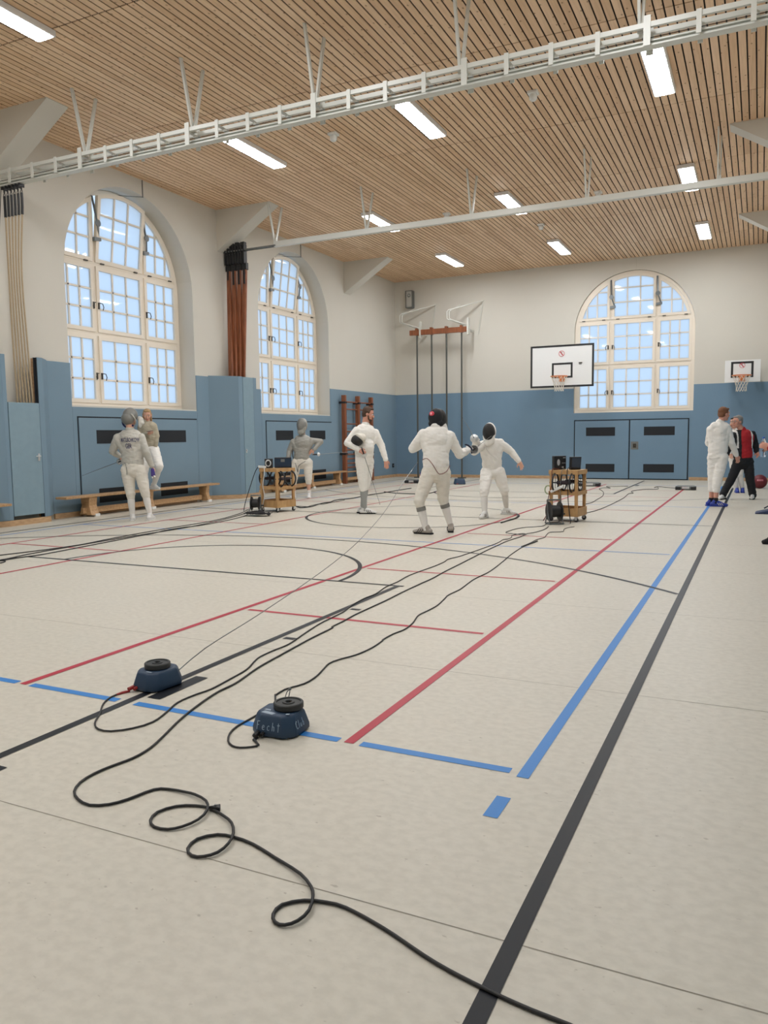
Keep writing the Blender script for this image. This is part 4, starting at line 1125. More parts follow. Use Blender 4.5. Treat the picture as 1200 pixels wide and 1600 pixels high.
# ---- medicine ball and navy thing at the right edge
t = thing('medicine_ball', 'dark red medicine ball with pale lettering near the far wall at right', 'ball', (0.03, 20.7, 0))
b = MB(); b.ell((0.03, 20.7, 0.165), (0.165, 0.165, 0.165), n=32, m=20); ball = b.build('ball', mat('dark red leather', (104, 26, 36), 0.5, bump=0.2, bscale=90), t, smooth=True, sharp=180)
b = MB()
for i in range(4):
    for j, (h0, h1) in enumerate(((0.185, 0.225),)):
        a0 = R(-112+13*i); a1 = a0+R(9)
        q = []
        for a, z in ((a0, h0), (a1, h0), (a1, h1), (a0, h1)):
            rr = math.sqrt(0.1665**2-(z-0.165)**2); q.append((0.03+rr*math.cos(a), 20.7+rr*math.sin(a), z))
        b.add(q, [(0, 1, 2, 3)])
b.build('lettering', mat('pale red lettering', (206, 130, 140), 0.6), ball)
t = thing('gym_bag', 'flat navy bag lying on the floor at the right edge', 'bag', (0.22, 14.3, 0))
b = MB(); b.prism([(-0.26, 0.0), (0.3, 0.0), (0.3, 0.13), (0.1, 0.12), (-0.02, 0.08), (-0.24, 0.025)], lambda u, v, t_: (0.22+u, 14.35+t_, v), -0.14, 0.16); b.build('body', mat('navy nylon', (38, 52, 84), 0.6, bump=0.3, bscale=30), t, bevel=0.015)
b = MB(); b.tube(spline([(0.1, 14.22, 0.10), (0.2, 14.18, 0.16), (0.36, 14.2, 0.17), (0.45, 14.24, 0.12)], 0.05), 0.012, 6); b.build('strap', M['screen'], t, smooth=True)

# ---- cables on the floor
LIFT = []
def floor_cable(label, pts, r, grp='black cables lying on the floor', start=None, end=None, plug=None):
    z = r+0.001
    p3 = [V((x, y, z)) for x, y in pts]
    if start: p3 = [V(q) for q in start]+p3
    if end: p3 = p3+[V(q) for q in end]
    sp = spline(p3, 0.035)
    P = np.array([[p.x, p.y] for p in sp]); zz = np.array([p.z for p in sp])
    up = np.zeros(len(sp))
    cum = np.concatenate([[0], np.cumsum(np.hypot(*(P[1:]-P[:-1]).T))])
    for i in range(len(sp)):
        best = 0.0
        if LIFT:
            L_ = np.concatenate(LIFT)
            dd = np.hypot(L_[:, 0]-P[i, 0], L_[:, 1]-P[i, 1]); m = dd < (L_[:, 3]+r+0.012)
            if m.any(): best = float((L_[m, 2]+L_[m, 3]+r-z).max())
        dd = np.hypot(P[:i, 0]-P[i, 0], P[:i, 1]-P[i, 1]); m = (dd < 2*r+0.012) & (cum[:i] < cum[i]-0.12)
        if m.any(): best = max(best, float((zz[:i][m]+2*r-z).max()))
        up[i] = max(0, best)
    up2 = up.copy()
    for k in range(1, 7):
        f_ = 1-k/7
        up2[k:] = np.maximum(up2[k:], up[:-k]*f_); up2[:-k] = np.maximum(up2[:-k], up[k:]*f_)
    zz = np.maximum(zz, z+up2) if not (start or end) else np.where(zz < z+0.05, z+up2, zz)
    sp = [V((P[i, 0], P[i, 1], float(zz[i]))) for i in range(len(sp))]
    LIFT.append(np.column_stack([P, zz, np.full(len(sp), r)]))
    t = thing('floor_cable', label, 'cable', tuple(V((sp[0].x, sp[0].y, 0))), grp)
    b = MB(); b.tube(sp, r, 8); b.build('cord', M['rubber'], t, smooth=True, sharp=180)
    for q, mt in (plug or []):
        b = MB(); i = q if q >= 0 else len(sp)+q-1
        b.tube([sp[i], sp[i+1], sp[i+2], sp[i+3]] if q >= 0 else sp[i-3:i+1], [r*1.15, r*1.6, r*1.6, r*1.1], 10); b.build('connector', M[mt], t, smooth=True)
    return t, sp
J_back = {'head': (-9.443, 9.935, 1.667), 'neck': (-9.433, 9.907, 1.509), 'sL': (-9.638, 9.808, 1.395), 'sR': (-9.255, 9.992, 1.39), 'eL': (-9.743, 9.813, 1.162), 'wL': (-9.839, 10.066, 1.069), 'eR': (-9.193, 10.0, 1.146), 'wR': (-9.176, 10.119, 0.896), 'pel': (-9.408, 9.919, 0.914), 'hL': (-9.497, 9.876, 0.84), 'hR': (-9.305, 9.968, 0.838), 'kL': (-9.464, 9.891, 0.455), 'kR': (-9.242, 9.998, 0.462), 'aL': (-9.45, 9.898, 0.088), 'aR': (-9.188, 10.025, 0.117), 'heL': (-9.356, 9.794, 0.0), 'toL': (-9.665, 10.165, 0.0), 'heR': (-9.265, 10.087, 0.0), 'toR': (-9.46, 10.573, 0.0)}
J_woman = {'head': (-10.589, 11.594, 1.808), 'neck': (-10.605, 11.586, 1.662), 'sR': (-10.719, 11.532, 1.578), 'sL': (-10.474, 11.649, 1.611), 'eR': (-10.657, 11.506, 1.407), 'wR': (-10.383, 11.383, 1.452), 'eL': (-10.448, 11.662, 1.416), 'wL': (-10.432, 11.614, 1.22), 'pel': (-10.567, 11.605, 1.197), 'hR': (-10.624, 11.577, 1.149), 'hL': (-10.503, 11.636, 1.147), 'kR': (-10.587, 11.462, 0.773), 'kL': (-10.207, 11.445, 0.837), 'aR': (-10.674, 11.553, 0.422), 'aL': (-10.486, 11.577, 0.461)}
J_masked = {'head': (-9.165, 14.901, 1.625), 'neck': (-9.173, 14.931, 1.385), 'sR': (-9.381, 14.831, 1.26), 'sL': (-8.983, 15.023, 1.283), 'eR': (-9.461, 14.815, 1.047), 'wR': (-9.425, 14.699, 0.894), 'eL': (-8.847, 15.155, 1.252), 'wL': (-8.935, 14.99, 1.07), 'pel': (-9.21, 14.913, 0.845), 'hR': (-9.314, 14.863, 0.789), 'hL': (-9.082, 14.975, 0.786), 'kR': (-9.352, 14.801, 0.42), 'kL': (-9.066, 14.96, 0.415), 'aR': (-9.38, 14.831, 0.074), 'aL': (-9.07, 14.981, 0.098), 'heR': (-9.547, 15.092, 0.0), 'toR': (-9.473, 14.735, 0.0), 'heL': (-9.287, 15.365, 0.0), 'toL': (-9.079, 14.855, 0.0)}
J_standing = {'head': (-6.173, 12.226, 1.743), 'neck': (-6.215, 12.205, 1.555), 'sR': (-6.312, 12.026, 1.467), 'sL': (-6.108, 12.413, 1.42), 'eR': (-6.426, 11.926, 1.249), 'wR': (-6.211, 11.941, 1.126), 'eL': (-6.02, 12.432, 1.183), 'wL': (-5.926, 12.411, 0.935), 'pel': (-6.243, 12.192, 0.987), 'hR': (-6.248, 12.101, 0.912), 'hL': (-6.22, 12.292, 0.905), 'kR': (-6.238, 12.117, 0.52), 'kL': (-6.255, 12.275, 0.521), 'aR': (-6.218, 12.138, 0.068), 'aL': (-6.331, 12.26, 0.077), 'heR': (-6.177, 11.982, 0.0), 'toR': (-5.975, 12.05, 0.0), 'heL': (-6.457, 12.427, 0.0), 'toL': (-6.21, 12.448, 0.0)}
J_attack = {'head': (-4.039, 10.109, 1.591), 'neck': (-4.033, 10.056, 1.467), 'sL': (-4.208, 9.972, 1.39), 'sR': (-3.842, 10.148, 1.359), 'eL': (-4.353, 9.991, 1.179), 'wL': (-4.359, 10.255, 1.21), 'eR': (-3.774, 10.292, 1.091), 'wR': (-3.722, 10.517, 1.148), 'pel': (-4.036, 10.055, 0.912), 'hL': (-4.116, 10.016, 0.851), 'hR': (-3.948, 10.097, 0.848), 'kL': (-4.215, 9.88, 0.458), 'kR': (-3.986, 10.19, 0.475), 'aL': (-4.122, 9.902, 0.059), 'aR': (-3.897, 10.255, 0.101), 'heL': (-4.009, 9.697, 0.0), 'toL': (-4.237, 9.721, 0.0), 'heR': (-3.91, 10.337, 0.0), 'toR': (-4.083, 10.769, 0.0)}
J_parry = {'head': (-4.027, 12.402, 1.404), 'neck': (-4.028, 12.491, 1.266), 'sR': (-4.155, 12.407, 1.205), 'sL': (-3.886, 12.603, 1.232), 'eR': (-4.224, 12.218, 1.082), 'wR': (-4.133, 12.018, 1.262), 'eL': (-3.74, 12.707, 1.07), 'wL': (-3.61, 12.714, 0.91), 'pel': (-4.026, 12.558, 0.807), 'hR': (-4.097, 12.502, 0.734), 'hL': (-3.924, 12.585, 0.731), 'kR': (-4.076, 12.268, 0.418), 'kL': (-3.836, 12.627, 0.43), 'aR': (-4.036, 12.198, 0.076), 'aL': (-3.871, 12.855, 0.14), 'heR': (-4.1, 12.41, 0.0), 'toR': (-4.013, 12.015, 0.0), 'heL': (-4.035, 13.361, 0.0), 'toL': (-3.769, 13.089, 0.0)}
J_listener = {'head': (-0.605, 15.541, 1.68), 'neck': (-0.664, 15.512, 1.531), 'sL': (-0.83, 15.465, 1.418), 'sR': (-0.524, 15.557, 1.425), 'eL': (-0.853, 15.599, 1.16), 'wL': (-0.717, 15.82, 0.99), 'eR': (-0.464, 15.586, 1.157), 'wR': (-0.374, 15.674, 0.922), 'pel': (-0.691, 15.499, 0.962), 'hL': (-0.754, 15.513, 0.892), 'hR': (-0.613, 15.492, 0.893), 'kL': (-0.765, 15.53, 0.433), 'kR': (-0.684, 15.447, 0.416), 'aL': (-0.779, 15.568, 0.063), 'aR': (-0.697, 15.452, 0.075), 'heL': (-0.811, 15.599, 0.0), 'toL': (-0.651, 15.933, 0.0), 'heR': (-0.723, 15.155, 0.0), 'toR': (-0.496, 15.295, 0.0)}
J_trainer = {'head': (-0.413, 17.214, 1.556), 'neck': (-0.322, 17.28, 1.39), 'sR': (-0.48, 17.182, 1.277), 'sL': (-0.146, 17.365, 1.298), 'eR': (-0.548, 17.283, 1.071), 'wR': (-0.597, 17.126, 0.895), 'eL': (-0.082, 17.429, 1.105), 'wL': (-0.054, 17.387, 0.964), 'pel': (-0.294, 17.294, 0.813), 'hR': (-0.373, 17.256, 0.75), 'hL': (-0.199, 17.34, 0.747), 'kR': (-0.491, 17.199, 0.416), 'kL': (-0.153, 17.362, 0.386), 'aR': (-0.634, 17.131, 0.081), 'aL': (-0.096, 17.389, 0.048), 'heR': (-0.642, 17.09, 0.0), 'toR': (-0.614, 16.696, 0.0), 'heL': (-0.082, 17.181, 0.0), 'toL': (-0.099, 16.55, 0.0)}
J_hidden = {'head': (-0.529, 19.12, 1.551), 'neck': (-0.486, 19.141, 1.395), 'sR': (-0.625, 19.074, 1.297), 'sL': (-0.316, 19.223, 1.293), 'eR': (-0.645, 19.064, 1.084), 'wR': (-0.584, 18.983, 0.887), 'eL': (-0.284, 19.238, 1.079), 'wL': (-0.303, 19.118, 0.883), 'pel': (-0.458, 19.154, 0.854), 'hR': (-0.521, 19.124, 0.798), 'hL': (-0.379, 19.192, 0.796), 'kR': (-0.485, 19.141, 0.439), 'kL': (-0.382, 19.191, 0.438), 'aR': (-0.435, 19.165, 0.051), 'aL': (-0.319, 19.221, 0.064), 'heR': (-0.439, 19.376, 0.0), 'toR': (-0.377, 18.985, 0.0), 'heL': (-0.325, 19.62, 0.0), 'toL': (-0.289, 19.111, 0.0)}
J_edge = {'head': (0.27, 10.577, 1.616), 'neck': (0.29, 10.587, 1.432), 'sR': (0.169, 10.584, 1.342), 'sL': (0.432, 10.655, 1.339), 'eR': (0.247, 10.544, 1.066), 'wR': (0.11, 10.367, 1.169), 'eL': (0.484, 10.68, 1.046), 'wL': (0.506, 10.691, 0.83), 'pel': (0.325, 10.604, 0.832), 'hR': (0.257, 10.571, 0.787), 'hL': (0.396, 10.638, 0.785), 'kR': (0.241, 10.541, 0.401), 'kL': (0.417, 10.648, 0.396), 'aR': (0.211, 10.549, 0.046), 'aL': (0.443, 10.661, 0.043), 'heR': (0.24, 10.494, 0.0), 'toR': (0.11, 10.356, 0.0), 'heL': (0.446, 10.512, 0.0), 'toL': (0.358, 10.305, 0.0)}
C_a = [(-3.024, 3.091), (-3.043, 3.053), (-3.047, 2.978), (-3.003, 2.88), (-2.911, 2.767), (-2.857, 2.687), (-2.811, 2.639), (-2.757, 2.609), (-2.686, 2.614), (-2.618, 2.686), (-2.589, 2.785), (-2.619, 2.916), (-2.664, 3.052), (-2.661, 3.18), (-2.641, 3.293), (-2.654, 3.483), (-2.676, 3.674), (-2.75, 3.893), (-2.759, 4.059), (-2.751, 4.242), (-2.803, 4.535), (-2.848, 4.818), (-2.859, 4.993), (-2.873, 5.221), (-2.925, 5.474), (-2.952, 5.735), (-2.946, 5.922), (-2.997, 6.241), (-3.005, 6.513), (-3.038, 6.829), (-3.033, 7.078), (-3.012, 7.466), (-3.018, 7.75), (-3.043, 7.938), (-2.995, 8.2), (-2.934, 9.197), (-2.935, 9.446), (-2.956, 9.699), (-2.917, 9.758), (-2.919, 9.94), (-2.967, 10.11), (-2.954, 10.241), (-2.887, 10.384), (-2.819, 10.29), (-2.874, 10.212), (-2.98, 10.251), (-3.115, 10.361), (-3.152, 10.47), (-3.149, 10.575), (-3.132, 10.816), (-3.063, 11.062), (-2.947, 11.195), (-2.857, 11.342), (-2.87, 11.598), (-2.894, 11.811)]
C_b = [(-0.337, 1.679), (-0.353, 1.684), (-0.445, 1.693), (-0.563, 1.714), (-0.713, 1.753), (-0.894, 1.824), (-1.037, 1.865), (-1.099, 1.864), (-1.164, 1.845), (-1.212, 1.799), (-1.21, 1.752), (-1.184, 1.722), (-1.151, 1.721), (-1.126, 1.749), (-1.12, 1.8), (-1.143, 1.861), (-1.176, 1.904), (-1.242, 1.953), (-1.339, 1.993), (-1.488, 2.047), (-1.575, 2.058), (-1.635, 2.049), (-1.68, 1.996), (-1.669, 1.933), (-1.627, 1.904), (-1.587, 1.914), (-1.558, 1.949), (-1.557, 2.006), (-1.58, 2.065), (-1.632, 2.124), (-1.691, 2.158), (-1.782, 2.191), (-1.843, 2.186), (-1.905, 2.152), (-1.937, 2.089), (-1.917, 2.03), (-1.872, 2.0), (-1.817, 2.006), (-1.779, 2.038), (-1.757, 2.097), (-1.77, 2.164), (-1.819, 2.219), (-1.894, 2.248), (-1.945, 2.254), (-2.031, 2.251), (-2.077, 2.225), (-2.11, 2.122), (-2.145, 2.061), (-2.207, 2.027), (-2.284, 2.044), (-2.348, 2.085), (-2.39, 2.152), (-2.402, 2.237), (-2.391, 2.319), (-2.368, 2.422), (-2.376, 2.532), (-2.419, 2.669), (-2.478, 2.834), (-2.53, 3.02), (-2.575, 3.257), (-2.579, 3.434), (-2.632, 3.723), (-2.657, 3.999), (-2.69, 4.422), (-2.702, 4.748), (-2.717, 4.759), (-2.725, 4.948), (-2.742, 5.167), (-2.745, 5.431), (-2.747, 5.718), (-2.762, 6.079), (-2.768, 6.484), (-2.769, 6.802), (-2.794, 7.173), (-2.814, 7.705), (-2.855, 8.687), (-2.864, 9.183), (-2.868, 9.556), (-2.83, 9.973), (-2.803, 10.296), (-2.77, 10.527), (-2.733, 10.852), (-2.745, 11.154), (-2.773, 11.337)]
C_c = [(-1.951, 2.785), (-1.959, 2.76), (-1.974, 2.729), (-2.017, 2.701), (-2.061, 2.704), (-2.112, 2.743), (-2.158, 2.816), (-2.181, 2.898), (-2.182, 2.995), (-2.183, 3.097), (-2.191, 3.214), (-2.212, 3.274), (-2.27, 3.36), (-2.264, 3.361), (-2.269, 3.452), (-2.225, 3.578), (-2.229, 3.708), (-2.262, 3.853), (-2.289, 3.968), (-2.275, 4.062), (-2.227, 4.196), (-2.208, 4.373), (-2.222, 4.572), (-2.23, 4.581), (-2.231, 4.749), (-2.21, 4.899), (-2.233, 5.096), (-2.289, 5.335), (-2.284, 5.532), (-2.287, 5.714), (-2.325, 5.967), (-2.35, 6.112), (-2.347, 6.276), (-2.345, 6.418), (-2.388, 6.886), (-2.384, 7.356), (-2.441, 7.971), (-2.506, 8.554), (-2.545, 9.233), (-2.503, 9.682), (-2.551, 9.104), (-2.534, 9.47), (-2.557, 9.803), (-2.517, 10.088), (-2.55, 10.312), (-2.575, 10.649), (-2.437, 10.771), (-2.477, 11.052), (-2.465, 11.277), (-2.408, 11.41)]
C_d = [(-8.146, 6.152), (-8.09, 6.28), (-7.955, 6.777), (-7.894, 7.327), (-7.962, 7.837), (-8.013, 8.458), (-8.047, 9.218), (-8.073, 10.285), (-8.357, 11.376), (-8.745, 12.234)]
C_e = [(-7.799, 5.886), (-7.756, 6.016), (-7.838, 6.521), (-7.872, 7.378), (-7.877, 8.354), (-7.851, 9.23), (-7.949, 10.126), (-8.227, 11.261), (-8.599, 12.056)]
C_f = [(-7.822, 5.958), (-7.704, 6.004), (-7.628, 5.985), (-7.567, 5.881), (-7.64, 5.79), (-7.711, 6.15), (-7.656, 6.519), (-7.713, 7.228), (-7.791, 8.138), (-7.839, 8.978), (-7.829, 9.972), (-8.011, 11.026), (-8.377, 11.783)]
C_g = [(-8.162, 12.97), (-7.89, 12.749), (-7.832, 13.014), (-7.955, 13.489), (-8.012, 13.809), (-7.968, 13.962), (-8.09, 14.354), (-8.117, 14.645), (-8.054, 14.778), (-8.003, 15.067), (-8.029, 15.38), (-8.089, 15.908), (-8.064, 16.586), (-8.078, 17.397), (-8.066, 18.392)]
C_h = [(-8.065, 12.814), (-7.874, 12.876), (-7.89, 13.378), (-7.935, 14.078), (-7.966, 14.616)]
C_i = [(-2.656, 13.38), (-2.569, 13.886), (-2.53, 14.607), (-2.522, 15.612), (-2.539, 16.919), (-2.61, 18.074), (-2.538, 18.246), (-2.653, 18.735), (-2.618, 19.127), (-2.457, 19.569), (-2.215, 19.693), (-2.181, 19.878), (-2.297, 20.578), (-2.311, 20.202), (-2.228, 20.471), (-2.068, 20.39), (-1.746, 20.116)]
C_j = [(-3.006, 15.159), (-2.942, 15.557), (-2.98, 16.268), (-3.037, 17.223), (-3.197, 18.262), (-3.357, 18.919), (-3.51, 19.453), (-3.471, 19.887), (-3.303, 19.81), (-3.499, 20.384), (-3.27, 20.445), (-3.004, 20.645)]
C_k = [(-3.547, 11.513), (-3.54, 11.9), (-3.526, 12.208), (-3.607, 12.717)]
C_l = [(-8.059, 16.752), (-7.015, 16.634), (-7.008, 17.493)]
PTS = {'t1front': (-7.855, 11.834, 0.0), 't1left': (-8.302, 12.002, 0.0), 't1right': (-7.829, 12.355, 0.0), 't2fr': (-2.517, 12.14, 0.0), 't2bk': (-2.587, 12.928, 0.0)}
CLIP = (-1.753, 2.190)
floor_cable('black cable curving from the reel further left to the right trolley', C_a, 0.0046, plug=[(0, 'red_plug')])
tb, spb = floor_cable('long black cable with three loops, reaching the bottom of the photo', C_b, 0.0052)
floor_cable('wavy black cable running from the lettered reel to the right trolley', [(-2.012, 2.828), (-2.012, 2.80)]+C_c[1:], 0.0046, plug=[(0, 'black')])
floor_cable('uppermost black cable running from the left edge to the left trolley', C_d, 0.006)
floor_cable('middle black cable running from the left edge to the left trolley', C_e, 0.006)
floor_cable('lowest black cable with a bend at the left edge, running to the left trolley', C_f, 0.006)
floor_cable('dark cable running right from the left trolley behind the standing fencer', C_g, 0.010)
floor_cable('thin wavy cable beside the thicker one right of the left trolley', C_h, 0.006)
floor_cable('thin cable running from the right trolley to the flat grey reel', C_i, 0.006)
floor_cable('thin winding cable between the right trolley and the flat dark reel', C_j, 0.006)
floor_cable('short dark lead with plug on the red line near the trolley', C_k, 0.010, plug=[(-1, 'black')])
floor_cable('short dark lead behind the legs of the fencer seen from behind', C_l, 0.010, plug=[(-1, 'grey_metal')])
# clip on the looped cable
t = thing('cable_clip', 'small black clip beside the uppermost cable loop', 'clip', (-1.97, 2.22, 0))
c0 = V((*CLIP, 0.012))
b = MB(); b.prism([(-0.022, -0.012), (0.024, -0.006), (0.006, 0.022)], lambda u, v, t_: (c0.x+u, c0.y+v, t_), 0.001, 0.022); b.build('body', M['black'], t, bevel=0.003)
b = MB(); b.tube([(c0.x, c0.y, 0.022), (c0.x, c0.y, 0.026)], 0.005, 8); b.build('button', M['grey_metal'], t)
# taut wire from the reel to the back of the attacking fencer
b = MB(); b.tube(spline([(-2.86, 3.30, 0.085), (-2.88, 3.555, 0.14), (-3.04, 4.297, 0.155), (-3.259, 5.324, 0.195), (-3.444, 6.195, 0.25), (-3.63, 7.0, 0.325), (-3.808, 7.911, 0.50), (-4.03, 8.95, 0.78), (-4.20, 9.80, 1.0)], 0.15), 0.0032, 6)
props(b.build('body_wire', M['grey_metal'], smooth=True), 'thin wire rising from the navy reel to the hip of a bouting fencer', 'wire')

# ================================================================== PEOPLE
SK = mat('skin', (206, 160, 138), 0.55, spec=0.35)
SKR = mat('flushed skin', (205, 150, 130), 0.55, spec=0.35)
WHT = mat('white fencing cloth', (234, 232, 227), 0.8, spec=0.2, var=0.02, vscale=6, bump=0.35, bscale=26)
CREAM = mat('cream fencing breeches', (221, 217, 207), 0.8, spec=0.2, var=0.03, vscale=6, bump=0.4, bscale=22)
LAME = mat('silver grey lame', (158, 157, 150), 0.5, metal=0.25, var=0.06, vscale=9, bump=0.5, bscale=30)
LAMEW = mat('pale lame', (190, 188, 180), 0.55, metal=0.15, var=0.05, vscale=9, bump=0.5, bscale=28)
LAMEB = mat('beige lame', (172, 164, 144), 0.55, metal=0.15, var=0.05, vscale=9, bump=0.4, bscale=30)
SOCK = mat('white sock', (222, 220, 216), 0.9, bump=0.2, bscale=120)
SOCKG = mat('grey sock', (150, 152, 150), 0.9, bump=0.2, bscale=120)
SHOEW = mat('white shoe leather', (214, 214, 212), 0.5)
SHOEG = mat('grey shoe leather', (156, 150, 142), 0.6)
SHOEB = mat('blue shoe', (40, 60, 150), 0.5)
BLK_C = mat('black cloth wear', (26, 27, 31), 0.85, bump=0.3, bscale=25)
RED_C = mat('red jacket cloth', (178, 28, 36), 0.7, bump=0.25, bscale=25)
MESHB = mat('black mask mesh', (22, 20, 21), 0.55, bump=0.6, bscale=260)
MESHG = mat('grey mask mesh', (134, 134, 130), 0.4, metal=0.5, bump=0.6, bscale=260)
HBR = mat('brown hair', (74, 52, 36), 0.7, bump=0.8, bscale=90, stretch=(1, 1, 0.3))
HRD = mat('reddish brown hair', (112, 72, 46), 0.7, bump=0.8, bscale=90, stretch=(1, 1, 0.3))
HGR = mat('grey hair', (128, 126, 122), 0.7, bump=0.8, bscale=90, stretch=(1, 1, 0.3))
HBL = mat('blond hair', (172, 142, 100), 0.7, bump=0.8, bscale=90, stretch=(1, 1, 0.25))
HDK = mat('dark hair', (34, 30, 30), 0.7)
EYEW = mat('eye white', (228, 226, 222), 0.3)
EYED = mat('iris', (54, 44, 38), 0.3)
LIP = mat('lips', (172, 98, 92), 0.5)

def cap(a, b, ra, rb, k=1.0, side=None):
    """tapered capsule; k squashes it along the axis perpendicular to side."""
    return ('cap', V(a), V(b), ra, rb, k, side)
def ell(c, rad, Rm=None): return ('ell', V(c), rad, Rm)
def blob_mesh(name, prims, voxel, smooth=3, zmin=None, wr=0.0, seed=0):
    mb = MB()
    for p in prims:
        if p[0] == 'ell': mb.ell(p[1], p[2], p[3], 20, 14)
        else:
            _, a, b, ra, rb, k, side = p
            d = (b-a)
            L = d.length
            if L < 1e-5: d = V((0, 0, 1)); L = 1e-5
            d = d.normalized()
            if side is not None:
                s = (V(side)-d*V(side).dot(d)).normalized(); u = s.cross(d)
            else: d, s, u = frame_from(d)
            rings = []
            n = 16
            for i in range(7): t = -PI/2+PI/2*i/6; rings.append((a+d*ra*math.sin(t), ra*math.cos(t)))
            for i in range(7): t = PI/2*i/6; rings.append((b+d*rb*math.sin(t), rb*math.cos(t)))
            vs = []; fs = []
            for c, r in rings:
                for q in range(n):
                    an = 2*PI*q/n; vs.append(c+s*math.cos(an)*max(r, 1e-4)+u*math.sin(an)*max(r, 1e-4)*k)
            for i in range(len(rings)-1):
                for q in range(n): fs.append((i*n+q, i*n+(q+1) % n, (i+1)*n+(q+1) % n, (i+1)*n+q))
            fs.append(tuple(range(n))[::-1]); fs.append(tuple((len(rings)-1)*n+q for q in range(n)))
            mb.add(vs, fs)
    me = mb.mesh(name)
    o = bpy.data.objects.new('tmp', me); COL.objects.link(o)
    m = o.modifiers.new('r', 'REMESH'); m.mode = 'VOXEL'; m.voxel_size = voxel; m.adaptivity = 0
    if smooth:
        m = o.modifiers.new('s', 'SMOOTH'); m.factor = 0.5; m.iterations = smooth
    dg = bpy.context.evaluated_depsgraph_get()
    out = bpy.data.meshes.new_from_object(o.evaluated_get(dg), depsgraph=dg)
    bpy.data.objects.remove(o); bpy.data.meshes.remove(me)
    if zmin is not None or wr:
        nv = len(out.vertices)
        if wr:
            no = [v.normal.copy() for v in out.vertices]
        for i, v in enumerate(out.vertices):
            if wr:
                p = v.co
                w = noise.noise(V((p.x*7+seed, p.y*7+p.z*6, p.z*20-p.x*8)))+0.55*noise.noise(V((p.x*14-p.z*10, p.y*14+seed, p.z*42+p.x*12)))
                v.co = p+no[i]*(w*wr)
            if zmin is not None and v.co.z < zmin: v.co.z = zmin
    out.name = name
    return out
def blob(name, prims, voxel, mt, parent, **k):
    return link_mesh(name, blob_mesh(name, prims, voxel, **k), mt, parent, smooth=True, sharp=180)

def basis(f, u):
    f = V(f).normalized(); r = f.cross(V(u)).normalized(); u = r.cross(f).normalized()
    return f, r, u
def hand_prims(W, d, n, curl=0.5, thumb=1, k=1.0, spread=0.10):
    """d: along the hand, n: palm normal, thumb: +1/-1 side of the thumb."""
    d = V(d).normalized(); n = V(n); n = (n-d*n.dot(d)).normalized(); s = d.cross(n)*thumb
    P = []
    Rm = Matrix((d, s, n)).transposed()
    P.append(ell(W+d*0.048*k, (0.054*k, 0.043*k, 0.018*k), Rm)); P.append(cap(W-d*0.02*k, W+d*0.03*k, 0.026*k, 0.026*k, 0.75, s))
    for i, L in enumerate((0.072, 0.080, 0.075, 0.058)):
        off = 0.031-0.0205*i
        p = W+d*(0.088-0.004*abs(i-1))*k+s*off*k
        a = 0.0
        dir0 = (d+s*spread*(1.5-i)).normalized()
        for j, fr in enumerate((0.45, 0.31, 0.24)):
            a += curl*(0.7 if j == 0 else 1.0)
            dv = dir0*math.cos(a)+n*math.sin(a)
            q = p+dv*L*fr*k
            P.append(cap(p, q, (0.0095-0.0008*j)*k, (0.0088-0.0009*j)*k)); p = q
    p = W+d*0.022*k+s*0.034*k
    dv = (d*0.62+s*0.62+n*0.35).normalized(); q = p+dv*0.04*k; P.append(cap(W+d*0.015*k+s*0.015*k, p, 0.017*k, 0.014*k)); P.append(cap(p, q, 0.0125*k, 0.011*k))
    dv = (d*0.85+s*0.15+n*(0.3+curl*0.4)).normalized(); P.append(cap(q, q+dv*0.03*k, 0.011*k, 0.009*k))
    return P

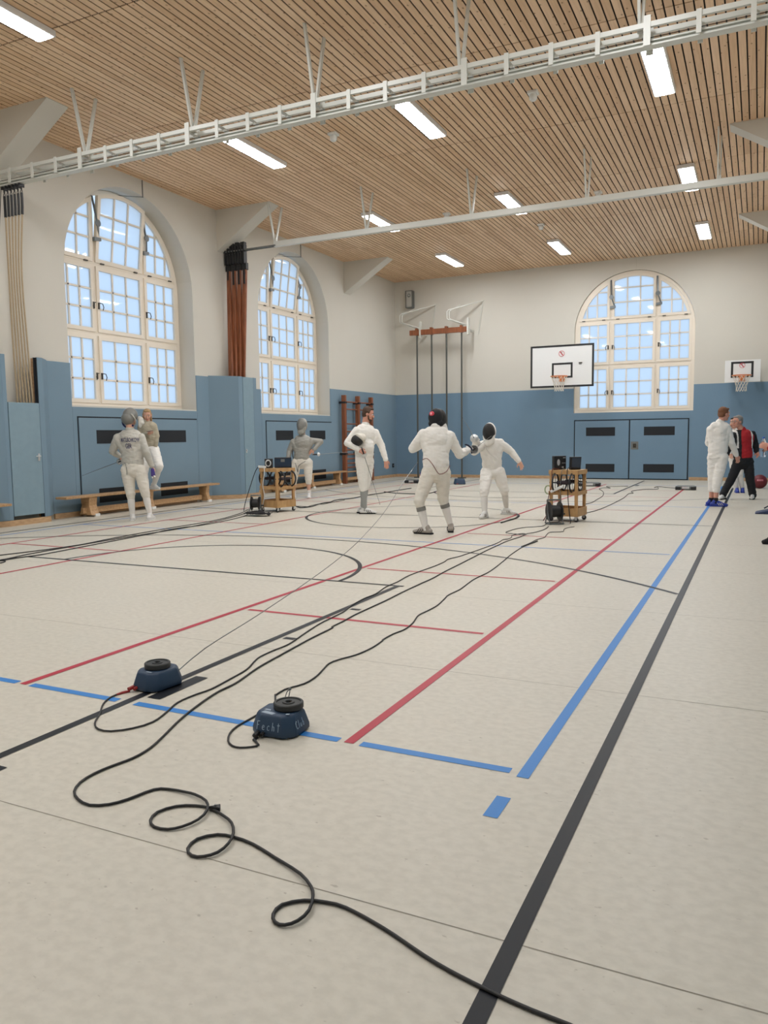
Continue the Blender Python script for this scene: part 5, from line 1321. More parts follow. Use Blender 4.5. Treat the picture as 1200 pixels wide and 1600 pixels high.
class Person: pass
def person(label, J, face, up=(0, 0, 1), hk=1.0, skin=None, hair=None, hair_len=0, beard=False, hands=None, group=None,
           jacket=WHT, sleeve=None, breech=WHT, trousers=None, sock=SOCK, knee_band=None, sock_hi=0.42, shoe=SHOEW, sole=None, breech_end=0.16,
           jr=1.0, shoes=True, glove=None, belly=0.0, base_z=0.0, bare_calf=False, seed=0, jacket_low=0.10, shoe_blob=True, short=None):
    j = {k: V(v) for k, v in J.items()}
    skin = skin or SK
    base = V((j['pel'].x, j['pel'].y, base_z))
    t = thing('person', label, 'person', base)
    o = Person(); o.t = t; o.j = j
    f, r, u = basis(face, up)                                      # r: to the person's right
    o.f, o.r, o.u = f, r, u
    H = j['head']; N = j['neck']; P = j['pel']
    tor = (N-P); tl = tor.length; tu = tor.normalized()
    sh = (j['sR']-j['sL']); sw = sh.length; sr = (sh-tu*sh.dot(tu)).normalized()
    if sw < 0.30: sw = 0.32
    tf = tu.cross(sr); tf.normalize()
    if tf.dot(f) < -0.4: pass
    T3 = Matrix((sr, tf, tu)).transposed()
    o.sr, o.tf, o.tu = sr, tf, tu
    hl, hr = j['hL'], j['hR']
    # ---------------- the body: one continuous surface
    B = []
    k = hk
    def hp(a, b, c): return H+f*a*k+r*b*k+u*c*k
    Hm = Matrix((f, r, u)).transposed()
    def he(a, b, c, rad): return ell(hp(a, b, c), tuple(x*k for x in rad), Hm)
    B += [he(-0.005, 0, 0.028, (0.098, 0.077, 0.094)), he(0.022, 0, -0.045, (0.066, 0.060, 0.070)), he(0.055, 0, -0.088, (0.034, 0.034, 0.026)), he(0.074, 0, -0.098, (0.020, 0.022, 0.016)),
          cap(hp(0.086, 0, 0.018), hp(0.110, 0, -0.026), 0.008*k, 0.0135*k), he(0.100, 0.010, -0.030, (0.012, 0.012, 0.008)), he(0.100, -0.010, -0.030, (0.012, 0.012, 0.008)),
          cap(hp(0.082, -0.042, 0.030), hp(0.086, 0.042, 0.030), 0.010*k, 0.010*k), he(0.060, 0.040, -0.028, (0.028, 0.024, 0.028)), he(0.060, -0.040, -0.028, (0.028, 0.024, 0.028)),
          he(-0.004, 0.079, -0.006, (0.020, 0.010, 0.031)), he(-0.004, -0.079, -0.006, (0.020, 0.010, 0.031)), he(0.082, 0, -0.064, (0.014, 0.024, 0.014))]
    B += [cap(hp(-0.022, 0, -0.06), N-tu*0.03, 0.056*k, 0.062)]
    cz = lambda q: P+tor*q
    B += [ell(cz(0.72), (sw*0.42, 0.10, 0.17), T3), ell(cz(0.38), (0.135, 0.095+belly*0.6, 0.17), T3), ell(cz(0.03), (0.15, 0.10, 0.12), T3), cap(j['sL']+sr*0.03-tu*0.02, j['sR']-sr*0.03-tu*0.02, 0.05, 0.05)]
    gl = []
    for s, S in (('L', 'L'), ('R', 'R')):
        B += [cap(j['s'+s]+sr*(0.03 if s == 'L' else -0.03)-tu*0.02, j['e'+s], 0.047, 0.038), cap(j['e'+s], j['w'+s], 0.037, 0.027)]
        B += [cap(j['h'+s], j['k'+s], 0.072, 0.050), cap(j['k'+s], j['k'+s].lerp(j['a'+s], 0.35), 0.048, 0.050), cap(j['k'+s].lerp(j['a'+s], 0.3), j['a'+s], 0.050, 0.034)]
        hd = (hands or {}).get(s, {})
        d = V(hd.get('d', (j['w'+s]-j['e'+s]))).normalized(); n = V(hd.get('n', tf*1.0))
        if abs(n.normalized().dot(d)) > 0.95: n = sr
        th = hd.get('thumb', None)
        if th is None: th = 1
        HPm = hand_prims(j['w'+s], d, n, hd.get('curl', 0.35), th, hd.get('k', 1.0))
        B += HPm
        if hd.get('glove'): gl.append((hd['glove'], HPm, j['w'+s], d))
    # feet inside the shoes
    foot = {}
    for s in 'LR':
        A = j['a'+s]
        if 'he'+s in j: dv = V((j['to'+s].x-j['he'+s].x, j['to'+s].y-j['he'+s].y, 0))
        else: dv = V((tf.x, tf.y, 0))
        if (short or {}).get(s): dv = V((*short[s], 0))
        dv.normalize()
        zf = (short or {}).get('z'+s, base_z)
        hee = V((A.x, A.y, zf))-dv*0.055; toe = V((A.x, A.y, zf))+dv*0.185
        foot[s] = (hee, toe, dv, zf)
        B += [cap(V((A.x, A.y, max(A.z-0.02, zf+.05))), V((A.x, A.y, zf+0.045)), 0.034, 0.036), cap(hee+V((0, 0, 0.04)), toe+V((0, 0, 0.03)), 0.030, 0.026)]
    body = blob('body', B, 0.0068, skin, t, smooth=2)
    for gm_, HPm, w_, d_ in gl:
        fat = [ell(q[1], tuple(x+0.005 for x in q[2]), q[3]) if q[0] == 'ell' else cap(q[1], q[2], q[3]+0.0045, q[4]+0.0045, q[5], q[6]) for q in HPm]
        blob('glove', fat+[cap(w_-d_*0.11, w_+d_*0.01, 0.062, 0.040)], 0.0065, gm_, t, smooth=2)
    # ---------------- face details
    for s in (-1, 1):
        e = MB(); e.ell(hp(0.0815, 0.031*s, 0.009), (0.0115*k,)*3, n=12, m=8); eo = e.build('eye', EYEW, t, smooth=True, sharp=180)
        e = MB(); e.ell(hp(0.0885, 0.031*s, 0.009), (0.0066*k,)*3, n=10, m=6); e.build('iris', EYED, eo, smooth=True, sharp=180)
        e = MB(); e.tube([hp(0.094, 0.014*s, 0.030), hp(0.095, 0.032*s, 0.036), hp(0.083, 0.050*s, 0.030)], 0.0042*k, 6); e.build('eyebrow', hair or HBR, t, smooth=True)
    e = MB(); e.ell(hp(0.094, 0, -0.062), (0.007*k, 0.022*k, 0.005*k), Hm, 12, 8); e.ell(hp(0.093, 0, -0.070), (0.007*k, 0.018*k, 0.005*k), Hm, 12, 8); e.build('mouth', LIP, t, smooth=True, sharp=180)
    if hair:
        HP = [he(-0.020, 0, 0.048, (0.094, 0.083, 0.088)), he(-0.045, 0, 0.0, (0.064, 0.078, 0.080)), he(0.050, 0, 0.098, (0.034, 0.056, 0.022)), he(-0.012, 0.070, 0.035, (0.045, 0.016, 0.035)), he(-0.012, -0.070, 0.035, (0.045, 0.016, 0.035))]
        if hair_len: HP += [cap(hp(-0.06, 0, 0), hp(-0.085, 0, -0.17), 0.07*k, 0.04*k, 0.7, r), cap(hp(-0.03, 0.07, 0.02), hp(-0.05, 0.075, -0.12), 0.026*k, 0.018*k), cap(hp(-0.03, -0.07, 0.02), hp(-0.05, -0.075, -0.12), 0.026*k, 0.018*k)]
        blob('hair', HP, 0.007, hair, t, smooth=2, wr=0.004, seed=seed)
    if beard:
        blob('beard', [he(0.052, 0, -0.088, (0.038, 0.042, 0.026)), he(0.074, 0, -0.096, (0.022, 0.026, 0.022)), cap(hp(0.02, 0.062, -0.03), hp(0.04, 0.05, -0.08), 0.012*k, 0.014*k), cap(hp(0.02, -0.062, -0.03), hp(0.04, -0.05, -0.08), 0.012*k, 0.014*k), cap(hp(0.093, -0.02, -0.046), hp(0.093, 0.02, -0.046), 0.007*k, 0.007*k)], 0.006, hair or HBR, t, smooth=1, wr=0.002)
    # ---------------- jacket
    if jacket:
        sL_, sR_ = j['sL']+sr*0.02-tu*0.02, j['sR']-sr*0.02-tu*0.02
        JP = [ell(cz(0.70), (sw*0.46, 0.132*jr, 0.20), T3), cap(cz(0.45)+tf*0.0, cz(0.13), 0.166*jr, 0.176*jr, 0.74+belly*2.2, sr), ell(cz(0.34)+tf*belly, (0.15*jr, 0.125*jr+belly, 0.17), T3),
              cap(sL_, sR_, 0.076, 0.076), cap(N-tu*0.055, N+tu*0.008, 0.082, 0.068), cap(cz(0.86)-sr*0.08, cz(0.86)+sr*0.08, 0.092, 0.092), cap(N-tu*0.03, sL_+tu*0.005, 0.060, 0.066), cap(N-tu*0.03, sR_+tu*0.005, 0.060, 0.066),
              cap(sL_, cz(0.34)-sr*0.075, 0.080, 0.098, 0.95), cap(sR_, cz(0.34)+sr*0.075, 0.080, 0.098, 0.95)]
        SL = []
        for s in 'LR':
            s0 = j['s'+s]+sr*(0.022 if s == 'L' else -0.022)-tu*0.012
            SL += [cap(s0, j['e'+s], 0.076, 0.064), cap(j['e'+s], j['e'+s].lerp(j['w'+s], 0.93), 0.064, 0.046)]
        if sleeve is None:
            blob('jacket', JP+SL, 0.009, jacket, t, smooth=4, wr=0.006, seed=seed)
        else:
            blob('jacket', JP, 0.009, jacket, t, smooth=4, wr=0.006, seed=seed)
            for s in (0, 1):
                blob('sleeve', [cap(j['sL' if s == 0 else 'sR'], j['eL' if s == 0 else 'eR'], 0.078, 0.066), cap(j['eL' if s == 0 else 'eR'], j['eL' if s == 0 else 'eR'].lerp(j['wL' if s == 0 else 'wR'], 0.93), 0.066, 0.05)], 0.009, sleeve, t, smooth=3, wr=0.009, seed=seed+s)
        c = MB(); c.lathe([(0.070, -0.035), (0.074, -0.03), (0.070, 0.030), (0.064, 0.034), (0.064, -0.03)], 28, Matrix.Translation(N) @ (T3.to_4x4())); c.build('collar', jacket, t, smooth=True)
    # ---------------- legs
    low = [cap(cz(0.14), cz(-0.06), 0.160*jr, 0.168*jr, 0.76, sr), cap(hl, hr, 0.112, 0.112)]
    if trousers:
        LP = list(low)
        for s in 'LR':
            LP += [cap(j['h'+s], j['k'+s], 0.108, 0.085), cap(j['k'+s], j['a'+s]+V((0, 0, 0.03)), 0.085, 0.072)]
        blob('trousers', LP, 0.009, trousers, t, smooth=4, wr=0.0075, seed=seed)
    else:
        LP = list(low)
        for s in 'LR':
            ed = j['k'+s].lerp(j['a'+s], breech_end)
            LP += [cap(j['h'+s], j['h'+s].lerp(j['k'+s], 0.55), 0.112, 0.096), cap(j['h'+s].lerp(j['k'+s], 0.5), j['k'+s], 0.098, 0.078), cap(j['k'+s], ed, 0.078, 0.066)]
        blob('breeches', LP, 0.009, breech, t, smooth=4, wr=0.0075, seed=seed+3)
        if not bare_calf:
            for s in 'LR':
                a0 = j['k'+s].lerp(j['a'+s], 0.12); 
                blob('sock', [cap(a0, j['k'+s].lerp(j['a'+s], 0.40), 0.055, 0.060), cap(j['k'+s].lerp(j['a'+s], 0.40), V((j['a'+s].x, j['a'+s].y, j['a'+s].z-.01)), 0.060, 0.040)], 0.007, sock, t, smooth=2)
                if knee_band:
                    d_ = (j['a'+s]-j['k'+s]); a1 = j['k'+s]+d_*(breech_end+0.06); a2 = j['k'+s]+d_*(breech_end+0.20)
                    b_ = MB(); b_.tube([a1, a1.lerp(a2, .5), a2], [0.064, 0.066, 0.0655], 20); b_.build('sock_band', knee_band, t, smooth=True)
        else:
            for s in 'LR':
                a0 = j['k'+s].lerp(j['a'+s], 0.80)
                blob('sock', [cap(a0, V((j['a'+s].x, j['a'+s].y, j['a'+s].z-.01)), 0.044, 0.042)], 0.007, sock, t, smooth=2)
    for s in 'LR':
        hee, toe, dv, zf = foot[s]; A = j['a'+s]
        sd = V((-dv.y, dv.x, 0))
        mid = hee.lerp(toe, 0.62)
        q = [cap(hee+V((0, 0, 0.045)), mid+V((0, 0, 0.042)), 0.040, 0.042), cap(mid+V((0, 0, 0.040)), toe+V((0, 0, 0.030)), 0.044, 0.030, 0.85, sd), cap(V((A.x, A.y, zf+0.085)), mid+V((0, 0, 0.055)), 0.042, 0.034), cap(hee+dv*0.02+V((0, 0, 0.06)), V((A.x, A.y, zf+0.095))-dv*0.01, 0.038, 0.044)]
        so = blob('shoe', q, 0.006, shoe, t, smooth=2, zmin=zf+0.008)
        pr = [(-0.045, -0.030), (-0.03, -0.039), (0.10, -0.040), (0.19, -0.046), (0.235, -0.034), (0.258, 0.0), (0.235, 0.034), (0.19, 0.046), (0.10, 0.040), (-0.03, 0.039), (-0.045, 0.030)]
        b_ = MB(); b_.prism(pr, lambda a, b, t_, hee=hee, dv=dv, sd=sd, zf=zf: (hee.x+dv.x*a+sd.x*b, hee.y+dv.y*a+sd.y*b, zf+t_), 0.001, 0.022); b_.build('sole', sole or shoe, so, bevel=0.004)
        if shoe_blob:
            b_ = MB()
            for i in range(3):
                a = 0.10+0.032*i
                for g in (-1, 1):
                    b_.tube([hee+dv*(a+0.02)+sd*g*0.047+V((0, 0, 0.024)), hee+dv*a+sd*g*0.047+V((0, 0, 0.045)), hee+dv*(a-0.012)+sd*g*0.036+V((0, 0, 0.07))], 0.0045, 5)
            b_.build('stripe', BLK_C if shoe_blob is True else shoe_blob, so)
    o.foot = foot
    return o

def project_text(txt, par, target_mesh_objs, c, du, dv, nrm, size, mt, name='lettering', sx=1.0):
    """raised lettering laid on a garment."""
    cu = bpy.data.curves.new('t', 'FONT'); cu.body = txt; cu.size = size; cu.offset = 0.0025; cu.align_x = 'CENTER'; cu.extrude = 0
    o = bpy.data.objects.new('t', cu); COL.objects.link(o)
    dg = bpy.context.evaluated_depsgraph_get()
    me = bpy.data.meshes.new_from_object(o.evaluated_get(dg), depsgraph=dg)
    bpy.data.objects.remove(o)
    tr = [BVHTree.FromPolygons([v.co+OFF[q.name] for v in q.data.vertices], [p.vertices for p in q.data.polygons]) for q in target_mesh_objs]
    for v in me.vertices:
        p = V(c)+du*v.co.x*sx+dv*v.co.y+nrm*0.4
        best = None
        for t_ in tr:
            h = t_.ray_cast(p, -nrm)
            if h[0] is not None and (best is None or h[3] < best[1]): best = (h[0], h[3])
        v.co = (best[0]+nrm*0.004) if best else V(c)
    return link_mesh(name, me, mt, par)
def part_of(p, nm): return [c for c in p.t.children if c.name.split('.')[0] == nm]

def worn_mask(p, mesh_m, rim_m, bib_m, up=0.0, tongue=True):
    """mask on the head: mesh bulge, side trim, bib."""
    H, f, r, u = p.j['head'], p.f, p.r, p.u
    def hp(a, b, c): return H+f*a+r*b+u*c
    Hm = Matrix((f, r, u)).transposed()
    m = blob('mask_mesh', [ell(hp(0.030, 0, 0.0), (0.122, 0.104, 0.150), Hm), ell(hp(0.06, 0, -0.03), (0.10, 0.085, 0.115), Hm)], 0.008, mesh_m, p.t, smooth=2)
    b = blob('mask_trim', [ell(hp(-0.035, 0, 0.005), (0.095, 0.108, 0.148), Hm)], 0.008, rim_m, m, smooth=2)
    blob('bib', [cap(hp(0.045, 0, -0.06), hp(0.065, 0, -0.155), 0.088, 0.072, 0.9, r), cap(hp(0.035, -0.03, -0.07), hp(0.03, -0.045, -0.15), 0.075, 0.05), cap(hp(0.035, 0.03, -0.07), hp(0.03, 0.045, -0.15), 0.075, 0.05)], 0.008, bib_m, m, smooth=2)
    return m

def weapon(label, grip, dirv, guard_r=0.065, blade=0.88, cat='epee', sabre=False, grp='fencing weapons'):
    """grip: where the hand holds; dirv: from the hand to the tip."""
    g = V(grip); d = V(dirv).normalized()
    t = thing(cat, label, cat, g, grp)
    rot = d.to_track_quat('Z', 'Y').to_matrix().to_4x4()
    mt = Matrix.Translation(g) @ rot
    b = MB(); b.lathe([(0.010, 0.085), (guard_r*0.6, 0.078), (guard_r*0.92, 0.055), (guard_r, 0.03), (guard_r*0.96, 0.03), (guard_r*0.88, 0.052), (guard_r*0.55, 0.073), (0.010, 0.080)], 28, mt); b.build('guard', M['steel'], t, smooth=True)
    b = MB(); b.tube([mt @ V((0, 0, z)) for z in (-0.075, -0.03, 0.02, 0.08)], [0.012, 0.015, 0.014, 0.010], 10); b.build('grip', M['black'], t, smooth=True)
    b = MB(); b.lathe([(0, -0.105), (0.010, -0.102), (0.013, -0.09), (0.009, -0.075), (0, -0.075)], 14, mt); b.build('pommel', M['grey_metal'], t, smooth=True)
    n = 10
    b = MB(); b.tube([mt @ V((0.012*math.sin(PI*i/n)*0.6, 0, 0.08+blade*i/n)) for i in range(n+1)], [0.0062-0.0035*i/n for i in range(n+1)], 6); b.build('blade', M['grey_metal'], t, smooth=True)
    b = MB(); b.lathe([(0, 0), (.004, 0), (.004, .012), (0, .012)], 8, mt @ Matrix.Translation((0, 0, 0.08+blade-.004))); b.build('tip', M['black'], t)
    if sabre:
        b = MB(); b.tube(spline([mt @ V((0.055, 0, 0.045)), mt @ V((0.062, 0, -0.02)), mt @ V((0.045, 0, -0.075)), mt @ V((0, 0, -0.098))], 0.02), 0.006, 6); b.build('knuckle_bow', M['steel'], t, smooth=True)
    return t

# ---- 1: fencer seen from behind at left, mask pushed up
J = J_back
p = person('person in silver sabre jacket and white breeches seen from behind, grey mask pushed up', J, (-0.15, 0.95, -0.1), jacket=LAMEW, breech=CREAM, sock=SOCK, shoe=SHOEW, hair=HDK, jr=1.05, seed=1,
           hands={'R': dict(curl=0.75, n=(-.9, -.4, 0)), 'L': dict(curl=0.9, n=(1, 0.4, 0))}, shoe_blob=False)
H = V(J['head']); f_, r_, u_ = basis((0.1, 0.95, 0.62), (0, 0, 1))
Hm = Matrix((f_, r_, u_)).transposed()
hp = lambda a, b, c: H+f_*a+r_*b+u_*c
mk = blob('mask_mesh', [ell(hp(0.05, 0, 0.07), (0.13, 0.115, 0.125), Hm), ell(hp(-0.03, 0, 0.05), (0.10, 0.113, 0.105), Hm)], 0.008, MESHG, p.t, smooth=2)
b = MB(); b.tube([hp(0.01+0.0*math.cos(a), 0.121*math.cos(a), 0.035+0.125*math.sin(a)) for a in [2*PI*k/30 for k in range(30)]], 0.010, 6, True); b.build('mask_trim', LAMEW, mk, smooth=True)
blob('bib', [cap(H+V((0.14, 0.10, -0.0)), H+V((0.15, 0.06, -0.09)), 0.06, 0.035, 0.6, (0, 1, 0)), cap(H+V((0.11, 0.12, 0.02)), H+V((0.15, 0.10, -0.03)), 0.06, 0.055, 0.6, (0, 1, 0))], 0.008, LAMEW, mk, smooth=2)
b = MB(); b.tube(spline([H+V((-0.13, -0.04, 0.03)), H+V((-0.14, -0.02, -0.06)), H+V((-0.05, -0.03, -0.11)), H+V((0.08, -0.02, -0.08))], 0.03), 0.016, 8); b.build('chin_strap', mat('dark blue strap', (38, 48, 96), 0.8), mk, smooth=True)
jk = part_of(p, 'jacket')
INKV = mat('violet grey lettering', (74, 74, 100), 0.8)
bn = V((-0.02, -1, 0.0)); bn = V((0.40, -0.91, 0)).normalized(); du = V((0.91, 0.40, 0)).normalized()
cbk = V(J['neck'])+bn*0.10+V((0, 0, -0.215))
project_text('MATUSCHKOW', p.t, jk, cbk+du*0.03+V((0, 0, 0.02)), du, V((0, 0, 1)), bn, 0.095, INKV, sx=0.44)
project_text('GER', p.t, jk, cbk+du*0.01+V((0, 0, -0.085)), du, V((0, 0, 1)), bn, 0.11, INKV, sx=0.5)
b = MB(); b.tube(spline([V(J['pel'])+V((-0.16, -0.08, 0.03)), V(J['pel'])+V((-0.03, -0.15, 0.05)), V(J['pel'])+V((0.0, -0.15, -0.06)), V(J['pel'])+V((-0.02, -0.13, -0.14))], 0.04), 0.004, 6); b.build('body_cord', M['grey_metal'], p.t, smooth=True)
wL = V(J['wL'])
weapon('sabre held low in front of the fencer with the pushed up mask', (-9.86, 10.12, 0.99), (-0.72, -0.06, -0.22), 0.055, 0.80, 'sabre', True)
wR = V(J['wR'])
t = thing('glove', 'violet and white glove held in the right hand of the fencer with pushed up mask', 'glove', wR+V((0.0, 0.0, -0.07)))
GV = mat('violet cloth', (70, 58, 130), 0.8)
gm = blob('cuff', [cap(wR+V((0.02, -0.02, -0.06)), wR+V((0.03, -0.02, -0.14)), 0.034, 0.042, 0.7, (1, 0, 0))], 0.006, GV, t, smooth=2)
blob('fingers', [cap(wR+V((0.03, -0.02, -0.13)), wR+V((0.07, -0.03, -0.17)), 0.022, 0.014), cap(wR+V((0.02, -0.02, -0.13)), wR+V((0.03, -0.04, -0.19)), 0.02, 0.012)], 0.006, SOCK, t, smooth=2)

# ---- 2: woman standing on the bench with a phone
J = dict(J_woman)
p = person('person with long blond hair in beige sabre jacket standing on the bench with a phone', J, (0.62, -0.72, -0.22), jacket=LAMEB, breech=WHT, sock=SOCK, shoe=SHOEW, hair=HBL, hair_len=1, jr=0.9, hk=0.95, seed=2, base_z=0.389,
           hands={'R': dict(d=(0.8, -0.5, 0.1), n=(0, 0.1, 1), curl=0.35, thumb=-1), 'L': dict(curl=0.5, n=(-.8, .3, 0))}, short={'L': (0.85, -0.25), 'R': (0.5, -0.8)}, shoe_blob=False)
w = V(J['wR'])
ph = thing('mobile_phone', 'dark mobile phone held by the person on the bench', 'phone', w)
b = MB(); c0 = w+V((0.085, -0.055, 0.045))
b.hexa([c0+V(q) for q in ((-0.03, -0.055, -0.01), (0.04, -0.04, -0.01), (0.015, 0.075, 0.005), (-0.055, 0.06, 0.005), (-0.03, -0.055, 0.0), (0.04, -0.04, 0.0), (0.015, 0.075, 0.015), (-0.055, 0.06, 0.015))]); b.build('case', mat('dark red case', (96, 40, 42), 0.5), ph, bevel=0.003)
b = MB(); b.hexa([c0+V(q) for q in ((-0.026, -0.048, 0.0005), (0.034, -0.035, 0.0005), (0.012, 0.068, 0.0155), (-0.048, 0.055, 0.0155), (-0.026, -0.048, 0.002), (0.034, -0.035, 0.002), (0.012, 0.068, 0.017), (-0.048, 0.055, 0.017))]); b.build('screen', M['screen'], ph)

# ---- 3: masked sabre fencer behind the left trolley
J = J_masked
p = person('person in grey sabre jacket and grey mask standing behind the left trolley, hand on hip', J, (0.05, -0.98, 0.02), jacket=LAME, breech=CREAM, sock=SOCK, shoe=SHOEW, seed=3,
           hands={'R': dict(curl=0.5, n=(0, -1, -.4)), 'L': dict(d=(-0.75, -0.3, -0.5), n=(-.2, .9, -.2), curl=0.25)}, bare_calf=True, breech_end=0.22, shoe_blob=False)
mk = worn_mask(p, MESHG, LAME, LAME)
b = MB(); q = V(J['pel'])
b.tube(spline([q+V((-0.15, -0.10, 0.0)), q+V((-0.04, -0.17, -0.10)), q+V((0.01, -0.18, -0.26)), q+V((0.03, -0.17, -0.12)), q+V((0.16, -0.09, -0.02))], 0.04), 0.007, 6); b.build('body_cord', M['grey_metal'], p.t, smooth=True)
b = MB(); b.tube(spline([q+V((-0.17, -0.06, 0.02)), q+V((-0.2, -0.05, 0.16)), q+V((-0.17, -0.02, 0.34))], 0.05), 0.010, 6); b.build('arm_strap', BLK_C, p.t, smooth=True)
weapon('sabre pointing right behind the hip of the masked fencer', V(J['wL'])+V((0.06, 0.02, -0.10)), (0.93, 0.30, 0.06), 0.045, 0.8, 'sabre', True)

# ---- 4: standing fencer with the mask under the arm
J = J_standing
p = person('person with brown hair and beard standing in white fencing suit, mask under the arm', J, (0.86, 0.30, -0.24), jacket=WHT, breech=WHT, sock=SOCKG, shoe=SHOEW, sole=BLK_C, hair=HBR, beard=True, skin=SKR, belly=0.03, jr=1.02, seed=4,
           hands={'R': dict(d=(0.8, -0.1, -0.35), n=(-.2, .8, -.5), curl=0.85), 'L': dict(d=(0.12, -0.05, -1), n=(-.5, .6, 0), curl=0.3)}, breech_end=0.18)
mt_ = thing('fencing_mask', 'black fencing mask with white bib clamped under the arm of the bearded fencer', 'fencing mask', (-6.25, 11.95, 1.3))
c0 = V((-6.262, 12.0, 1.315)); f_, r_, u_ = basis((-0.4, -0.5, -0.75), (0.8, -0.1, 0.3))
Hm = Matrix((f_, r_, u_)).transposed()
ms = blob('mask_mesh', [ell(c0+f_*0.035, (0.10, 0.10, 0.135), Hm)], 0.008, MESHB, mt_, smooth=2)
blob('bib', [ell(c0-f_*0.035+u_*0.05, (0.055, 0.10, 0.11), Hm), cap(c0-f_*0.05+u_*0.10, c0-f_*0.06+u_*0.02, 0.06, 0.06)], 0.008, CREAM, ms, smooth=2)
g = V(J['wR'])+V((0.085, -0.01, -0.045))
weapon('epee held point down by the bearded fencer', g, (0.26, 0.10, -0.90), 0.060, 0.85)

# ---- 5: bouting fencer seen from behind
J = J_attack
p = person('person in white fencing suit bouting, seen from behind in a black mask', J, (0.25, 0.95, -0.08), jacket=WHT, breech=CREAM, sock=SOCK, knee_band=mat('grey sock band', (122, 122, 118), 0.9), shoe=SHOEG, sole=BLK_C, hair=HDK, jr=1.06, seed=5, belly=0.01,
           hands={'R': dict(curl=0.8, n=(-.6, .1, -.5), glove=SOCK), 'L': dict(curl=0.7, n=(.8, 0, .3))}, breech_end=0.14)
H, f_, r_, u_ = p.j['head'], p.f, p.r, p.u
Hm = Matrix((f_, r_, u_)).transposed(); hp = lambda a, b, c: H+f_*a+r_*b+u_*c
mk = blob('mask_mesh', [ell(hp(0.055, 0, -0.005), (0.115, 0.100, 0.145), Hm)], 0.008, MESHB, p.t, smooth=2)
blob('mask_strap', [ell(hp(-0.03, 0, 0.015), (0.098, 0.104, 0.115), Hm), cap(hp(-0.02, -0.06, -0.07), hp(-0.02, 0.06, -0.07), 0.055, 0.055)], 0.008, BLK_C, mk, smooth=2)
blob('bib', [cap(hp(0.09, 0.04, -0.10), hp(0.10, 0.06, -0.17), 0.06, 0.06), cap(hp(0.09, -0.04, -0.10), hp(0.10, -0.05, -0.17), 0.06, 0.06)], 0.008, SOCK, mk, smooth=2)
b = blob('back_tag', [ell(hp(-0.118, 0.0, 0.055), (0.014, 0.042, 0.034), Hm)], 0.005, mat('red tag', (200, 60, 78), 0.6), mk, smooth=1)
blob('tag_print', [ell(hp(-0.130, -0.004, 0.055), (0.004, 0.020, 0.018), Hm)], 0.004, mat('pink print', (232, 160, 170), 0.6), mk, smooth=1)
q = V(J['pel']); bk = -p.tf if p.tf.dot(f_) > 0 else p.tf
rr_ = V((0.901, 0.434, 0)); bb = V((0.434, -0.901, 0))
b = MB(); b.tube(spline([q+rr_*(-0.19)+bb*0.08+V((0, 0, 0.115)), q+rr_*(-0.13)+bb*0.145+V((0, 0, 0.135)), q+rr_*(-0.06)+bb*0.175+V((0, 0, 0.06)), q+rr_*0.0+bb*0.185+V((0, 0, -0.04)), q+rr_*0.04+bb*0.18+V((0, 0, -0.08)), q+rr_*0.13+bb*0.15+V((0, 0, -0.05)), q+rr_*0.19+bb*0.07+V((0, 0, 0.03))], 0.03), 0.006, 6); b.build('body_cord', mat('mauve cord', (132, 96, 92), 0.6), p.t, smooth=True)
b = MB(); b.box(q.x-0.22, q.x-0.17, q.y-0.04, q.y+0.02, q.z-0.13, q.z-0.06); b.build('logo_patch', GV, p.t)
wr = V(J['wR'])
b = MB(); b.tube(spline([wr-V((0.02, 0.07, -0.075)), wr+V((0.0, -0.02, 0.065)), wr+V((0.045, 0.0, 0.02)), wr+V((0.05, -0.01, -0.05))], 0.02), 0.013, 8); b.build('glove_cuff', mat('navy glove edge', (40, 46, 66), 0.8), p.t, smooth=True)
weapon('epee of the bouting fencer seen from behind', wr+V((0.05, 0.07, 0.0)), (-0.03, 0.96, 0.20), 0.063, 0.86)
# ---- 6: bouting fencer facing the camera
J = J_parry
p = person('person in white fencing suit bouting, facing the camera in a black mesh mask', J, (0.10, -0.98, -0.12), jacket=WHT, breech=WHT, sock=SOCK, shoe=SHOEW, seed=6, jr=0.98,
           hands={'R': dict(curl=0.85, d=(0.1, -0.8, 0.3), n=(0.3, 0.2, -0.9), glove=SOCK), 'L': dict(d=(0.5, -0.1, -0.85), n=(-.3, -.9, 0), curl=0.3)}, breech_end=0.14, shoe_blob=SHOEG, short={'L': (0.93, -0.30), 'R': (-0.05, -1)})
worn_mask(p, MESHB, WHT, WHT)
q = V(J['neck'])
b = MB(); b.tube(spline([V(J['sR'])+V((0.06, -0.10, 0.03)), V(J['pel'])*0.45+q*0.55+V((0.0, -0.158, 0.02)), V(J['pel'])*0.6+q*0.4+V((0.14, -0.10, -0.05))], 0.03), 0.007, 6); b.build('jacket_seam', SOCK, p.t, smooth=True)
wr = V(J['wR'])
weapon('epee raised before the shoulder of the bouting fencer facing the camera', wr+V((0.01, -0.07, 0.03)), (0.12, -0.93, 0.34), 0.068, 0.86)

# ---- 7: listener at right, seen from behind
J = J_listener
p = person('person with reddish brown hair, white fencing suit and blue shoes, seen from behind', J, (0.75, 0.62, -0.1), jacket=WHT, breech=WHT, sock=BLK_C, shoe=SHOEB, sole=SHOEB, hair=HRD, skin=SKR, bare_calf=True, breech_end=0.34, seed=7,
           hands={'R': dict(d=(0.25, 0.1, -0.9), n=(-.5, .7, 0), curl=0.5), 'L': dict(curl=0.5, n=(.6, .3, 0))}, shoe_blob=SHOEW, short={'R': (0.96, 0.1), 'L': (0.9, 0.3)})
